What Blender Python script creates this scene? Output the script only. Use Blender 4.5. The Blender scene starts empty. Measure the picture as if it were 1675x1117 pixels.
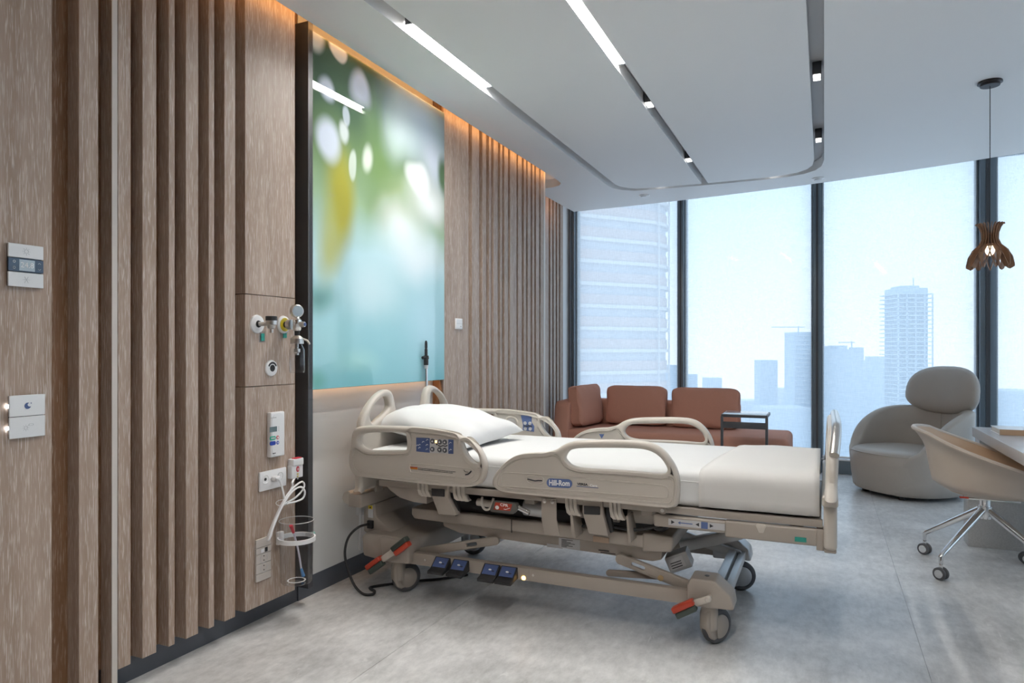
import bpy, bmesh, math, random
from mathutils import Vector, Matrix, Euler
random.seed(7)
PI = math.pi

# ------------------------------------------------------------------ camera, world, lights, exposure
FPX, HORIZON, VPY, CU = 1140.0, 573.0, 1348.0, 837.5        # calibration of the photograph (1675 x 1117)
TH = math.atan((VPY - CU) / FPX); SN, CS = math.sin(TH), math.cos(TH)
CX, HC = 2.40, 1.25
scene = bpy.context.scene
COL = scene.collection
cam_d = bpy.data.cameras.new('camera'); cam = bpy.data.objects.new('camera', cam_d); COL.objects.link(cam)
cam_d.sensor_width = 36.0; cam_d.lens = FPX * 36.0 / 1675.0
cam_d.shift_y = (HORIZON - 558.5) / 1675.0
cam_d.clip_end = 6000; cam_d.clip_start = 0.02
cam.location = (CX, 0, HC); cam.rotation_euler = (PI / 2, 0, TH)
scene.camera = cam

SKY_STRENGTH = 0.67
LED_STRENGTH = 50.0
COVE_STRENGTH = 3.6
scene.view_settings.view_transform = 'Standard'
scene.view_settings.look = 'None'
scene.view_settings.gamma = 1.0
scene.view_settings.use_curve_mapping = False
scene.view_settings.exposure = 1.5
scene.cycles.max_bounces = 8
scene.cycles.diffuse_bounces = 4
scene.cycles.glossy_bounces = 3
scene.cycles.transmission_bounces = 4
scene.cycles.use_adaptive_sampling = True
scene.cycles.adaptive_threshold = 0.04
scene.cycles.transparent_max_bounces = 10
scene.cycles.use_denoising = True
scene.cycles.sample_clamp_indirect = 6.0
scene.cycles.caustics_reflective = False
scene.cycles.caustics_refractive = False

world = bpy.data.worlds.new('sky'); scene.world = world; world.use_nodes = True
wn, wl = world.node_tree.nodes, world.node_tree.links
wn.clear()
w_out = wn.new('ShaderNodeOutputWorld'); w_bg = wn.new('ShaderNodeBackground')
w_tc = wn.new('ShaderNodeTexCoord'); w_sep = wn.new('ShaderNodeSeparateXYZ'); w_ramp = wn.new('ShaderNodeValToRGB')
w_noise = wn.new('ShaderNodeTexNoise'); w_noise.inputs['Scale'].default_value = 5.0; w_noise.inputs['Detail'].default_value = 5.0
w_mix = wn.new('ShaderNodeMix'); w_mix.data_type = 'RGBA'
w_mr = wn.new('ShaderNodeMapRange'); w_mr.inputs['From Min'].default_value = 0.5; w_mr.inputs['From Max'].default_value = 0.75
w_mr.inputs['To Max'].default_value = 0.55
wl.new(w_tc.outputs['Generated'], w_sep.inputs[0]); wl.new(w_sep.outputs['Z'], w_ramp.inputs[0])
wl.new(w_tc.outputs['Generated'], w_noise.inputs['Vector']); wl.new(w_noise.outputs['Fac'], w_mr.inputs['Value'])
wl.new(w_mr.outputs[0], w_mix.inputs['Factor']); wl.new(w_ramp.outputs[0], w_mix.inputs['A'])
w_mix.inputs['B'].default_value = (0.88, 0.945, 1.0, 1)
wl.new(w_mix.outputs['Result'], w_bg.inputs['Color']); wl.new(w_bg.outputs[0], w_out.inputs[0])
e = w_ramp.color_ramp.elements
e[0].position = 0.0; e[0].color = (0.88, 0.945, 1.0, 1)
e[1].position = 0.20; e[1].color = (0.64, 0.82, 1.0, 1)
w_bg.inputs['Strength'].default_value = SKY_STRENGTH

# ------------------------------------------------------------------ pixel rays of the calibration -> metres
def _ray(u, v):
    a = (u - CU) / FPX
    return a * CS - SN, a * SN + CS, -(v - HORIZON) / FPX
def PY(u, v, y):                       # point of the plane y = const
    r = _ray(u, v); t = y / r[1]
    return CX + r[0] * t, HC + r[2] * t
def PX(u, v, x):                       # point of the plane x = const -> (y, z)
    r = _ray(u, v); t = (x - CX) / r[0]
    return r[1] * t, HC + r[2] * t
def GZ(u, v, z):
    r = _ray(u, v); t = (z - HC) / r[2]
    return CX + r[0] * t, r[1] * t

# ------------------------------------------------------------------ materials
MATS = {}
def mat(name, col=(0.8, 0.8, 0.8), rough=0.5, metal=0.0, spec=0.5, var=0.06, scale=9.0, bump=0.0, bscale=200.0, coat=0.0, emit=None, es=0.0):
    if name in MATS: return MATS[name]
    m = bpy.data.materials.new(name); m.use_nodes = True; MATS[name] = m
    n, l = m.node_tree.nodes, m.node_tree.links
    b = n['Principled BSDF']
    tc = n.new('ShaderNodeTexCoord'); no = n.new('ShaderNodeTexNoise')
    no.inputs['Scale'].default_value = scale; no.inputs['Detail'].default_value = 4
    l.new(tc.outputs['Object'], no.inputs['Vector'])
    mx = n.new('ShaderNodeMix'); mx.data_type = 'RGBA'
    mx.inputs['A'].default_value = tuple(max(0, c * (1 - var)) for c in col) + (1,)
    mx.inputs['B'].default_value = tuple(min(1, c * (1 + var)) for c in col) + (1,)
    l.new(no.outputs['Fac'], mx.inputs['Factor']); l.new(mx.outputs['Result'], b.inputs['Base Color'])
    b.inputs['Roughness'].default_value = rough; b.inputs['Metallic'].default_value = metal
    b.inputs['Specular IOR Level'].default_value = spec
    if coat: b.inputs['Coat Weight'].default_value = coat; b.inputs['Coat Roughness'].default_value = 0.05
    if emit: b.inputs['Emission Color'].default_value = emit + (1,); b.inputs['Emission Strength'].default_value = es
    if bump:
        n2 = n.new('ShaderNodeTexNoise'); n2.inputs['Scale'].default_value = bscale; n2.inputs['Detail'].default_value = 2
        l.new(tc.outputs['Object'], n2.inputs['Vector'])
        bp = n.new('ShaderNodeBump'); bp.inputs['Strength'].default_value = bump; bp.inputs['Distance'].default_value = 0.002
        l.new(n2.outputs['Fac'], bp.inputs['Height']); l.new(bp.outputs[0], b.inputs['Normal'])
    return m

def N(n, t, **kw):
    q = n.new(t)
    for k, v in kw.items(): q.inputs[k].default_value = v
    return q

def wood_mat(name, dark, mid, pale, pore=0.62, wear=0.0):
    m = bpy.data.materials.new(name); m.use_nodes = True; MATS[name] = m
    n, l = m.node_tree.nodes, m.node_tree.links; b = n['Principled BSDF']
    geo = n.new('ShaderNodeNewGeometry'); oi = n.new('ShaderNodeObjectInfo')
    add = n.new('ShaderNodeVectorMath'); add.operation = 'ADD'
    cmb = n.new('ShaderNodeCombineXYZ'); mul = n.new('ShaderNodeMath'); mul.operation = 'MULTIPLY'; mul.inputs[1].default_value = 37.0
    l.new(oi.outputs['Random'], mul.inputs[0]); l.new(mul.outputs[0], cmb.inputs['Z']); l.new(mul.outputs[0], cmb.inputs['Y'])
    l.new(geo.outputs['Position'], add.inputs[0]); l.new(cmb.outputs[0], add.inputs[1])
    def stretch(zs):
        mp = n.new('ShaderNodeMapping'); mp.inputs['Scale'].default_value = (1, 1, zs); l.new(add.outputs[0], mp.inputs['Vector']); return mp
    n1 = N(n, 'ShaderNodeTexNoise', Scale=14.0, Detail=4.0, Distortion=0.6); l.new(stretch(0.07).outputs[0], n1.inputs['Vector'])
    n2 = N(n, 'ShaderNodeTexNoise', Scale=330.0, Detail=2.0, Distortion=0.4); l.new(stretch(0.05).outputs[0], n2.inputs['Vector'])
    n3 = N(n, 'ShaderNodeTexNoise', Scale=120.0, Detail=3.0, Distortion=0.7); l.new(stretch(0.06).outputs[0], n3.inputs['Vector'])
    r1 = n.new('ShaderNodeValToRGB'); l.new(n1.outputs['Fac'], r1.inputs[0])
    r1.color_ramp.elements[0].position = 0.30; r1.color_ramp.elements[0].color = dark + (1,)
    r1.color_ramp.elements[1].position = 0.68; r1.color_ramp.elements[1].color = mid + (1,)
    mr = n.new('ShaderNodeMapRange'); mr.inputs['From Min'].default_value = pore - 0.08; mr.inputs['From Max'].default_value = pore + 0.10; mr.inputs['To Max'].default_value = 0.75
    l.new(n2.outputs['Fac'], mr.inputs['Value'])
    mr3 = n.new('ShaderNodeMapRange'); mr3.inputs['From Min'].default_value = 0.56; mr3.inputs['From Max'].default_value = 0.70; mr3.inputs['To Max'].default_value = 0.38
    l.new(n3.outputs['Fac'], mr3.inputs['Value'])
    mxm = n.new('ShaderNodeMath'); mxm.operation = 'MAXIMUM'; l.new(mr.outputs[0], mxm.inputs[0]); l.new(mr3.outputs[0], mxm.inputs[1])
    mx = n.new('ShaderNodeMix'); mx.data_type = 'RGBA'; mx.inputs['B'].default_value = pale + (1,)
    l.new(mxm.outputs[0], mx.inputs['Factor']); l.new(r1.outputs[0], mx.inputs['A'])
    l.new(mx.outputs['Result'], b.inputs['Base Color'])
    b.inputs['Roughness'].default_value = 0.45; b.inputs['Specular IOR Level'].default_value = 0.35
    bp = n.new('ShaderNodeBump'); bp.inputs['Strength'].default_value = 0.25; bp.inputs['Distance'].default_value = 0.001
    l.new(n2.outputs['Fac'], bp.inputs['Height']); l.new(bp.outputs[0], b.inputs['Normal'])
    return m

WOOD = wood_mat('limed_oak', (0.315, 0.228, 0.172), (0.43, 0.332, 0.268), (0.70, 0.64, 0.60))
WOODB = wood_mat('brown_oak', (0.17, 0.085, 0.04), (0.25, 0.135, 0.07), (0.52, 0.42, 0.34), pore=0.66)
WHITE = mat('white_paint', (0.80, 0.80, 0.80), 0.6, var=0.01)
CEIL = mat('ceiling_paint', (0.86, 0.86, 0.86), 0.55, var=0.008, scale=2)
PLASTIC = mat('warm_grey_plastic', (0.545, 0.50, 0.445), 0.38, var=0.02, bump=0.04, bscale=600)
PLASTIC2 = mat('beige_metal', (0.38, 0.335, 0.29), 0.42, var=0.04, bump=0.03, bscale=500)
GREYM = mat('grey_metal', (0.52, 0.53, 0.54), 0.35, metal=0.4, var=0.04)
DARKM = mat('dark_metal', (0.06, 0.062, 0.068), 0.4, var=0.1)
FRAMEM = mat('window_frame_metal', (0.16, 0.20, 0.235), 0.35, metal=0.3, var=0.05)
BLACK = mat('black_rubber', (0.02, 0.02, 0.022), 0.55, var=0.1)
TYRE = mat('tyre_rubber', (0.09, 0.09, 0.095), 0.6, var=0.15, scale=40)
CHROME = mat('chrome', (0.80, 0.80, 0.80), 0.12, metal=1.0, var=0.02)
NAVY = mat('navy_print', (0.07, 0.11, 0.26), 0.35, var=0.05)
BLUEPRINT = mat('blue_print', (0.10, 0.15, 0.33), 0.35, var=0.05)
RED = mat('red_plastic', (0.42, 0.045, 0.02), 0.4, var=0.06)
GREENP = mat('dark_green_plastic', (0.045, 0.06, 0.05), 0.45, var=0.1)
TEAL = mat('teal_label', (0.02, 0.30, 0.24), 0.45, var=0.2, scale=90)
INK = mat('black_ink', (0.025, 0.025, 0.03), 0.5, var=0.05)
PRINTW = mat('white_print', (0.85, 0.85, 0.85), 0.45, var=0.02)
PRINTG = mat('grey_print', (0.55, 0.55, 0.56), 0.45, var=0.03)
ORANGE = mat('orange_print', (0.65, 0.22, 0.02), 0.45, var=0.05)
YELLOW = mat('yellow_plastic', (0.75, 0.58, 0.03), 0.4, var=0.05)
WPLAST = mat('white_plastic', (0.82, 0.82, 0.83), 0.3, var=0.015)
LINEN = mat('white_linen', (0.68, 0.68, 0.675), 0.85, spec=0.15, var=0.015, scale=4, bump=0.25, bscale=25)
LINEN2 = mat('cream_sheet', (0.66, 0.645, 0.625), 0.85, spec=0.15, var=0.02, scale=4, bump=0.25, bscale=18)
TERRA = mat('terracotta_fabric', (0.50, 0.245, 0.175), 0.85, spec=0.2, var=0.14, scale=240, bump=0.3, bscale=700)
TAUPE = mat('taupe_leather', (0.40, 0.355, 0.31), 0.42, var=0.04, bump=0.05, bscale=500)
CREAM = mat('cream_leather', (0.56, 0.47, 0.39), 0.45, var=0.04, bump=0.05, bscale=500)
TAN = mat('tan_leather', (0.52, 0.34, 0.21), 0.5, var=0.05)
PALEM = mat('pale_trim', (0.62, 0.58, 0.53), 0.4, var=0.03)
NICHE = mat('grey_lacquer', (0.66, 0.66, 0.65), 0.28, var=0.02, scale=1.5)
SKIRT = mat('slate_skirting', (0.085, 0.095, 0.115), 0.4, var=0.06)
STONE = mat('white_quartz', (0.70, 0.69, 0.70), 0.22, var=0.03, scale=5)
TERRAZZO = mat('grey_terrazzo', (0.50, 0.49, 0.48), 0.4, var=0.22, scale=120)
STEEL = mat('brushed_steel', (0.62, 0.60, 0.57), 0.28, metal=0.9, var=0.05)
PETALW = mat('walnut_veneer', (0.30, 0.16, 0.085), 0.5, var=0.15, scale=40)
LAMPGLOW = mat('warm_lamp', (0.9, 0.8, 0.7), 0.5, emit=(1.0, 0.74, 0.5), es=1.2)
LED = mat('white_led', (0.9, 0.9, 0.9), 0.5, emit=(1.0, 0.97, 0.925), es=LED_STRENGTH)
SPOTGLOW = mat('spot_lens', (0.9, 0.9, 0.9), 0.4, emit=(1.0, 0.97, 0.93), es=1.3)
COVE = mat('warm_led', (0.9, 0.7, 0.5), 0.5, emit=(1.0, 0.50, 0.17), es=COVE_STRENGTH)
COVE2 = mat('warm_led_soft', (0.9, 0.7, 0.5), 0.5, emit=(1.0, 0.55, 0.25), es=6.0)
LEDDOT = mat('small_white_led', (0.9, 0.9, 0.9), 0.5, emit=(0.9, 0.95, 1.0), es=5.0)
AMBER = mat('amber_led', (0.9, 0.6, 0.2), 0.5, emit=(1.0, 0.55, 0.12), es=3.0)
LCD = mat('lcd_grey', (0.16, 0.22, 0.24), 0.2, var=0.1)
LCDB = mat('lcd_pale', (0.42, 0.50, 0.56), 0.2, var=0.1)

for q_ in (LAMPGLOW, SPOTGLOW, LEDDOT, AMBER): q_.cycles.emission_sampling = 'NONE'

def clear_mat(name, tint, gloss, rough=0.03, diffuse=None, dfac=0.0):
    m = bpy.data.materials.new(name); m.use_nodes = True; MATS[name] = m
    n, l = m.node_tree.nodes, m.node_tree.links; n.clear()
    out = n.new('ShaderNodeOutputMaterial'); tr = n.new('ShaderNodeBsdfTransparent'); gl = n.new('ShaderNodeBsdfGlossy')
    tr.inputs[0].default_value = tint + (1,); gl.inputs['Roughness'].default_value = rough
    lw = n.new('ShaderNodeLayerWeight'); lw.inputs['Blend'].default_value = 0.5
    pw = n.new('ShaderNodeMath'); pw.operation = 'POWER'; pw.inputs[1].default_value = 3.0; l.new(lw.outputs['Facing'], pw.inputs[0])
    ml = n.new('ShaderNodeMath'); ml.operation = 'MULTIPLY_ADD'; ml.inputs[1].default_value = gloss * 2.5; ml.inputs[2].default_value = 0.03; l.new(pw.outputs[0], ml.inputs[0])
    mx = n.new('ShaderNodeMixShader'); l.new(ml.outputs[0], mx.inputs[0]); l.new(tr.outputs[0], mx.inputs[1]); l.new(gl.outputs[0], mx.inputs[2])
    l.new(mx.outputs[0], out.inputs[0])
    return m
GLASS = clear_mat('window_glass', (0.95, 0.98, 1.0), 0.08)
CLEARP = clear_mat('clear_plastic', (0.93, 0.94, 0.95), 0.34, 0.05)

def blind_mat():
    m = bpy.data.materials.new('screen_fabric'); m.use_nodes = True; MATS['screen_fabric'] = m
    n, l = m.node_tree.nodes, m.node_tree.links; n.clear()
    out = n.new('ShaderNodeOutputMaterial'); tr = n.new('ShaderNodeBsdfTransparent'); tl = n.new('ShaderNodeBsdfTranslucent'); df = n.new('ShaderNodeBsdfDiffuse')
    tc = n.new('ShaderNodeTexCoord')
    mp1 = n.new('ShaderNodeMapping'); mp1.inputs['Scale'].default_value = (220, 220, 14); l.new(tc.outputs['Object'], mp1.inputs['Vector'])
    mp2 = n.new('ShaderNodeMapping'); mp2.inputs['Scale'].default_value = (14, 14, 220); l.new(tc.outputs['Object'], mp2.inputs['Vector'])
    a = N(n, 'ShaderNodeTexNoise', Scale=1.0, Detail=1.0); b = N(n, 'ShaderNodeTexNoise', Scale=1.0, Detail=1.0)
    l.new(mp1.outputs[0], a.inputs['Vector']); l.new(mp2.outputs[0], b.inputs['Vector'])
    ad = n.new('ShaderNodeMath'); ad.operation = 'ADD'; l.new(a.outputs['Fac'], ad.inputs[0]); l.new(b.outputs['Fac'], ad.inputs[1])
    mr = n.new('ShaderNodeMapRange'); mr.inputs['From Min'].default_value = 0.6; mr.inputs['From Max'].default_value = 1.4
    mr.inputs['To Min'].default_value = 0.50; mr.inputs['To Max'].default_value = 0.70
    l.new(ad.outputs[0], mr.inputs['Value'])
    tl.inputs[0].default_value = (0.86, 0.90, 0.93, 1); df.inputs[0].default_value = (0.75, 0.77, 0.79, 1); tr.inputs[0].default_value = (1, 1, 1, 1)
    m2 = n.new('ShaderNodeMixShader'); m2.inputs[0].default_value = 0.25; l.new(tl.outputs[0], m2.inputs[1]); l.new(df.outputs[0], m2.inputs[2])
    mx = n.new('ShaderNodeMixShader'); l.new(mr.outputs[0], mx.inputs[0]); l.new(tr.outputs[0], mx.inputs[1]); l.new(m2.outputs[0], mx.inputs[2])
    l.new(mx.outputs[0], out.inputs[0])
    return m
BLIND = blind_mat()

def floor_mat():
    m = bpy.data.materials.new('grey_vinyl'); m.use_nodes = True; MATS['grey_vinyl'] = m
    n, l = m.node_tree.nodes, m.node_tree.links; b = n['Principled BSDF']
    g = n.new('ShaderNodeNewGeometry')
    n1 = N(n, 'ShaderNodeTexNoise', Scale=1.7, Detail=8.0, Roughness=0.65, Distortion=0.3); l.new(g.outputs['Position'], n1.inputs['Vector'])
    mp = n.new('ShaderNodeMapping'); mp.inputs['Scale'].default_value = (1.0, 0.45, 1); l.new(g.outputs['Position'], mp.inputs['Vector'])
    n2 = N(n, 'ShaderNodeTexNoise', Scale=26.0, Detail=6.0, Roughness=0.7); l.new(mp.outputs[0], n2.inputs['Vector'])
    ad = n.new('ShaderNodeMath'); ad.operation = 'MULTIPLY_ADD'; ad.inputs[1].default_value = 0.6; l.new(n2.outputs['Fac'], ad.inputs[0]); l.new(n1.outputs['Fac'], ad.inputs[2])
    r = n.new('ShaderNodeValToRGB'); l.new(ad.outputs[0], r.inputs[0])
    el = r.color_ramp.elements
    el[0].position = 0.62; el[0].color = (0.43, 0.428, 0.425, 1); el[1].position = 0.98; el[1].color = (0.78, 0.775, 0.77, 1)
    # pale scuffs
    mps = n.new('ShaderNodeMapping'); mps.inputs['Scale'].default_value = (6.0, 2.0, 1); mps.inputs['Rotation'].default_value = (0, 0, 0.6); l.new(g.outputs['Position'], mps.inputs['Vector'])
    vs = N(n, 'ShaderNodeTexNoise', Scale=2.2, Detail=3.0, Distortion=2.5); l.new(mps.outputs[0], vs.inputs['Vector'])
    mr = n.new('ShaderNodeMapRange'); mr.inputs['From Min'].default_value = 0.68; mr.inputs['From Max'].default_value = 0.73; mr.inputs['To Max'].default_value = 0.5
    l.new(vs.outputs['Fac'], mr.inputs['Value'])
    mx = n.new('ShaderNodeMix'); mx.data_type = 'RGBA'; mx.inputs['B'].default_value = (0.82, 0.82, 0.81, 1)
    l.new(mr.outputs[0], mx.inputs['Factor']); l.new(r.outputs[0], mx.inputs['A']); l.new(mx.outputs['Result'], b.inputs['Base Color'])
    rr = n.new('ShaderNodeMapRange'); rr.inputs['To Min'].default_value = 0.22; rr.inputs['To Max'].default_value = 0.42
    l.new(n1.outputs['Fac'], rr.inputs['Value']); l.new(rr.outputs[0], b.inputs['Roughness'])
    b.inputs['Specular IOR Level'].default_value = 0.5
    bp = n.new('ShaderNodeBump'); bp.inputs['Strength'].default_value = 0.08; bp.inputs['Distance'].default_value = 0.002
    l.new(n2.outputs['Fac'], bp.inputs['Height']); l.new(bp.outputs[0], b.inputs['Normal'])
    return m
FLOORM = floor_mat()

# ------------------------------------------------------------------ geometry helpers
WLOC = {}
def place(o, parent, org):
    COL.objects.link(o)
    if parent is not None:
        o.parent = parent; pl = WLOC[parent.name]
        o.location = (org[0] - pl[0], org[1] - pl[1], org[2] - pl[2])
    else:
        o.location = org
    WLOC[o.name] = tuple(org)
def tag(o, label=None, cat=None, group=None, kind=None):
    if label: o['label'] = label
    if cat: o['category'] = cat
    if group: o['group'] = group
    if kind: o['kind'] = kind
    return o
def thing(name, loc, label, cat, group=None):
    o = bpy.data.objects.new(name, None); o.empty_display_size = 0.05; place(o, None, loc)
    return tag(o, label, cat, group)

class MB:
    """collects shapes in world metres; build() links them as one mesh object"""
    def __init__(s): s.v = []; s.f = []
    def add(s, vs, fs):
        o = len(s.v); s.v += [tuple(p) for p in vs]; s.f += [tuple(i + o for i in f) for f in fs]; return s
    def box(s, x0, x1, y0, y1, z0, z1):
        vs = [(x, y, z) for z in (z0, z1) for y in (y0, y1) for x in (x0, x1)]
        return s.add(vs, [(0, 2, 3, 1), (4, 5, 7, 6), (0, 1, 5, 4), (2, 6, 7, 3), (0, 4, 6, 2), (1, 3, 7, 5)])
    def obox(s, c, size, rot=(0, 0, 0)):
        R = Euler(rot).to_matrix(); hx, hy, hz = (q / 2 for q in size)
        vs = [Vector(c) + R @ Vector((x, y, z)) for z in (-hz, hz) for y in (-hy, hy) for x in (-hx, hx)]
        return s.add(vs, [(0, 2, 3, 1), (4, 5, 7, 6), (0, 1, 5, 4), (2, 6, 7, 3), (0, 4, 6, 2), (1, 3, 7, 5)])
    def prism(s, poly, a, b, axis='y'):
        n = len(poly)
        def mk(p, q):
            return {'y': (p[0], q, p[1]), 'x': (q, p[0], p[1]), 'z': (p[0], p[1], q)}[axis]
        vs = [mk(p, a) for p in poly] + [mk(p, b) for p in poly]
        fs = [tuple(range(n)), tuple(range(2 * n - 1, n - 1, -1))] + [(i, (i + 1) % n, (i + 1) % n + n, i + n) for i in range(n)]
        return s.add(vs, fs)
    def cyl(s, p0, p1, r0, r1=None, n=20, caps=True):
        r1 = r0 if r1 is None else r1
        p0, p1 = Vector(p0), Vector(p1); d = (p1 - p0).normalized()
        a = d.orthogonal().normalized(); b = d.cross(a)
        vs = [p0 + (a * math.cos(t) + b * math.sin(t)) * r0 for t in (2 * PI * i / n for i in range(n))]
        vs += [p1 + (a * math.cos(t) + b * math.sin(t)) * r1 for t in (2 * PI * i / n for i in range(n))]
        fs = [(i, (i + 1) % n, (i + 1) % n + n, i + n) for i in range(n)]
        if caps: fs += [tuple(range(n - 1, -1, -1)), tuple(range(n, 2 * n))]
        return s.add(vs, fs)
    def tube(s, path, r, n=10, closed=False):
        P = [Vector(p) for p in path]; m = len(P); rings = []
        up = None
        for i in range(m):
            t = (P[(i + 1) % m] - P[i - 1]) if closed else (P[min(i + 1, m - 1)] - P[max(i - 1, 0)])
            t.normalize()
            if up is None: up = t.orthogonal().normalized()
            up = (up - t * up.dot(t)); up = up.normalized() if up.length > 1e-6 else t.orthogonal().normalized()
            b = t.cross(up); rr = r[i] if isinstance(r, (list, tuple)) else r
            rings.append([P[i] + (up * math.cos(2 * PI * k / n) + b * math.sin(2 * PI * k / n)) * rr for k in range(n)])
        vs = [p for g in rings for p in g]; fs = []
        for i in range(m if closed else m - 1):
            j = (i + 1) % m
            fs += [(i * n + k, i * n + (k + 1) % n, j * n + (k + 1) % n, j * n + k) for k in range(n)]
        if not closed: fs += [tuple(range(n - 1, -1, -1)), tuple(range((m - 1) * n, m * n))]
        return s.add(vs, fs)
    def lathe(s, prof, c, n=32, axis=(0, 0, 1)):
        ax = Vector(axis).normalized(); a = ax.orthogonal().normalized(); b = ax.cross(a); c = Vector(c)
        m = len(prof); vs = []
        for i in range(n):
            t = 2 * PI * i / n; d = a * math.cos(t) + b * math.sin(t)
            vs += [c + d * r + ax * h for r, h in prof]
        fs = [(i * m + k, ((i + 1) % n) * m + k, ((i + 1) % n) * m + k + 1, i * m + k + 1) for i in range(n) for k in range(m - 1)]
        return s.add(vs, fs)
    def grid(s, pts, closed_u=False):
        m = len(pts); k = len(pts[0]); vs = [p for row in pts for p in row]
        fs = [(i * k + j, ((i + 1) % m) * k + j, ((i + 1) % m) * k + j + 1, i * k + j + 1) for i in range(m if closed_u else m - 1) for j in range(k - 1)]
        return s.add(vs, fs)
    def superell(s, c, r, e1=1.0, e2=1.0, rot=(0, 0, 0), nu=32, nv=18, fn=None):
        R = Euler(rot).to_matrix(); sg = lambda q, e: math.copysign(abs(q) ** e, q)
        rows = []
        for i in range(nu):
            t = 2 * PI * i / nu; row = []
            for j in range(nv + 1):
                p = -PI / 2 + PI * j / nv
                q = Vector((r[0] * sg(math.cos(p), e1) * sg(math.cos(t), e2), r[1] * sg(math.cos(p), e1) * sg(math.sin(t), e2), r[2] * sg(math.sin(p), e1)))
                if fn: q = Vector(fn(q))
                row.append(Vector(c) + R @ q)
            rows.append(row)
        return s.grid(rows, True)
    def build(s, name, m, parent=None, bevel=0.0, seg=2, smooth=True, angle=38, subsurf=0, label=None, kind=None, noise=None):
        me = bpy.data.meshes.new(name)
        n = max(1, len(s.v))
        lo = [min(p[k] for p in s.v) for k in range(3)]; hi = [max(p[k] for p in s.v) for k in range(3)]
        org = ((lo[0] + hi[0]) / 2, (lo[1] + hi[1]) / 2, lo[2])
        bm = bmesh.new()
        bv = [bm.verts.new((p[0] - org[0], p[1] - org[1], p[2] - org[2])) for p in s.v]
        for f in s.f:
            try: bm.faces.new([bv[i] for i in f])
            except ValueError: pass
        bmesh.ops.remove_doubles(bm, verts=bm.verts, dist=1e-5)
        bmesh.ops.recalc_face_normals(bm, faces=bm.faces)
        if bevel > 0:
            ed = [q for q in bm.edges if len(q.link_faces) == 2 and q.calc_face_angle(0) > math.radians(25)]
            bmesh.ops.bevel(bm, geom=ed, offset=bevel, segments=seg, affect='EDGES', clamp_overlap=True, profile=0.5)
        bm.to_mesh(me); bm.free()
        return link_mesh(name, me, m, parent, org, smooth, angle, subsurf, label, kind)

def link_mesh(name, me, m, parent, org, smooth=True, angle=38, subsurf=0, label=None, kind=None):
    if smooth:
        me.polygons.foreach_set('use_smooth', [True] * len(me.polygons))
        if not subsurf: me.set_sharp_from_angle(angle=math.radians(angle))
    me.materials.append(m)
    o = bpy.data.objects.new(name, me); place(o, parent, org)
    if subsurf:
        md = o.modifiers.new('subsurf', 'SUBSURF'); md.levels = subsurf; md.render_levels = subsurf
    if label: o['label'] = label
    if kind: o['kind'] = kind
    return o

def smooth_loop(pts, k=4):
    n = len(pts); out = []
    for i in range(n):
        p0, p1, p2, p3 = (pts[(i + d) % n] for d in (-1, 0, 1, 2))
        for j in range(k):
            t = j / k
            out.append(tuple(0.5 * (2 * p1[a] + (p2[a] - p0[a]) * t + (2 * p0[a] - 5 * p1[a] + 4 * p2[a] - p3[a]) * t * t + (3 * p1[a] - p0[a] - 3 * p2[a] + p3[a]) * t ** 3) for a in range(len(p1))))
    return out
def smooth_path(pts, k=6):
    n = len(pts); out = []
    for i in range(n - 1):
        p0, p1, p2, p3 = pts[max(i - 1, 0)], pts[i], pts[i + 1], pts[min(i + 2, n - 1)]
        for j in range(k):
            t = j / k
            out.append(tuple(0.5 * (2 * p1[a] + (p2[a] - p0[a]) * t + (2 * p0[a] - 5 * p1[a] + 4 * p2[a] - p3[a]) * t * t + (3 * p1[a] - p0[a] - 3 * p2[a] + p3[a]) * t ** 3) for a in range(len(p1))))
    out.append(tuple(pts[-1])); return out
def capsule(x0, x1, y0, y1, r, n=6):
    out = []
    for cx, cy, a0 in ((x1 - r, y1 - r, 0), (x0 + r, y1 - r, 90), (x0 + r, y0 + r, 180), (x1 - r, y0 + r, 270)):
        for i in range(n + 1):
            a = math.radians(a0 + 90 * i / n); out.append((cx + r * math.cos(a), cy + r * math.sin(a)))
    return out
def curve_mesh(cd):
    o = bpy.data.objects.new('tmp_curve', cd); COL.objects.link(o)
    dg = bpy.context.evaluated_depsgraph_get(); dg.update()
    me = bpy.data.meshes.new_from_object(o.evaluated_get(dg))
    bpy.data.objects.remove(o); bpy.data.curves.remove(cd)
    return me
def plate(name, loops, fn, thick, m, parent=None, bevel=0.0, res=3, label=None, kind=None):
    """flat plate with holes: loops are closed 2-D outlines, fn(a, b, c) maps to world (c = depth, centred)"""
    cd = bpy.data.curves.new('tmp', 'CURVE'); cd.dimensions = '2D'; cd.fill_mode = 'BOTH'
    cd.extrude = max(thick / 2 - bevel, 0.0001); cd.bevel_depth = bevel; cd.bevel_resolution = res; cd.offset = -bevel
    for lp in loops:
        sp = cd.splines.new('POLY'); sp.points.add(len(lp) - 1); sp.use_cyclic_u = True
        for p, q in zip(sp.points, lp): p.co = (q[0], q[1], 0, 1)
    me = curve_mesh(cd)
    return mapped(name, me, fn, m, parent, label, kind)
def mapped(name, me, fn, m, parent, label=None, kind=None, angle=38):
    co = [fn(*v.co) for v in me.vertices]
    lo = [min(p[k] for p in co) for k in range(3)]; hi = [max(p[k] for p in co) for k in range(3)]
    org = ((lo[0] + hi[0]) / 2, (lo[1] + hi[1]) / 2, lo[2])
    for v, p in zip(me.vertices, co): v.co = (p[0] - org[0], p[1] - org[1], p[2] - org[2])
    bm = bmesh.new(); bm.from_mesh(me); bmesh.ops.remove_doubles(bm, verts=bm.verts, dist=1e-5); bmesh.ops.recalc_face_normals(bm, faces=bm.faces); bm.to_mesh(me); bm.free()
    me.materials.clear()
    return link_mesh(name, me, m, parent, org, True, angle, 0, label, kind)
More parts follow.
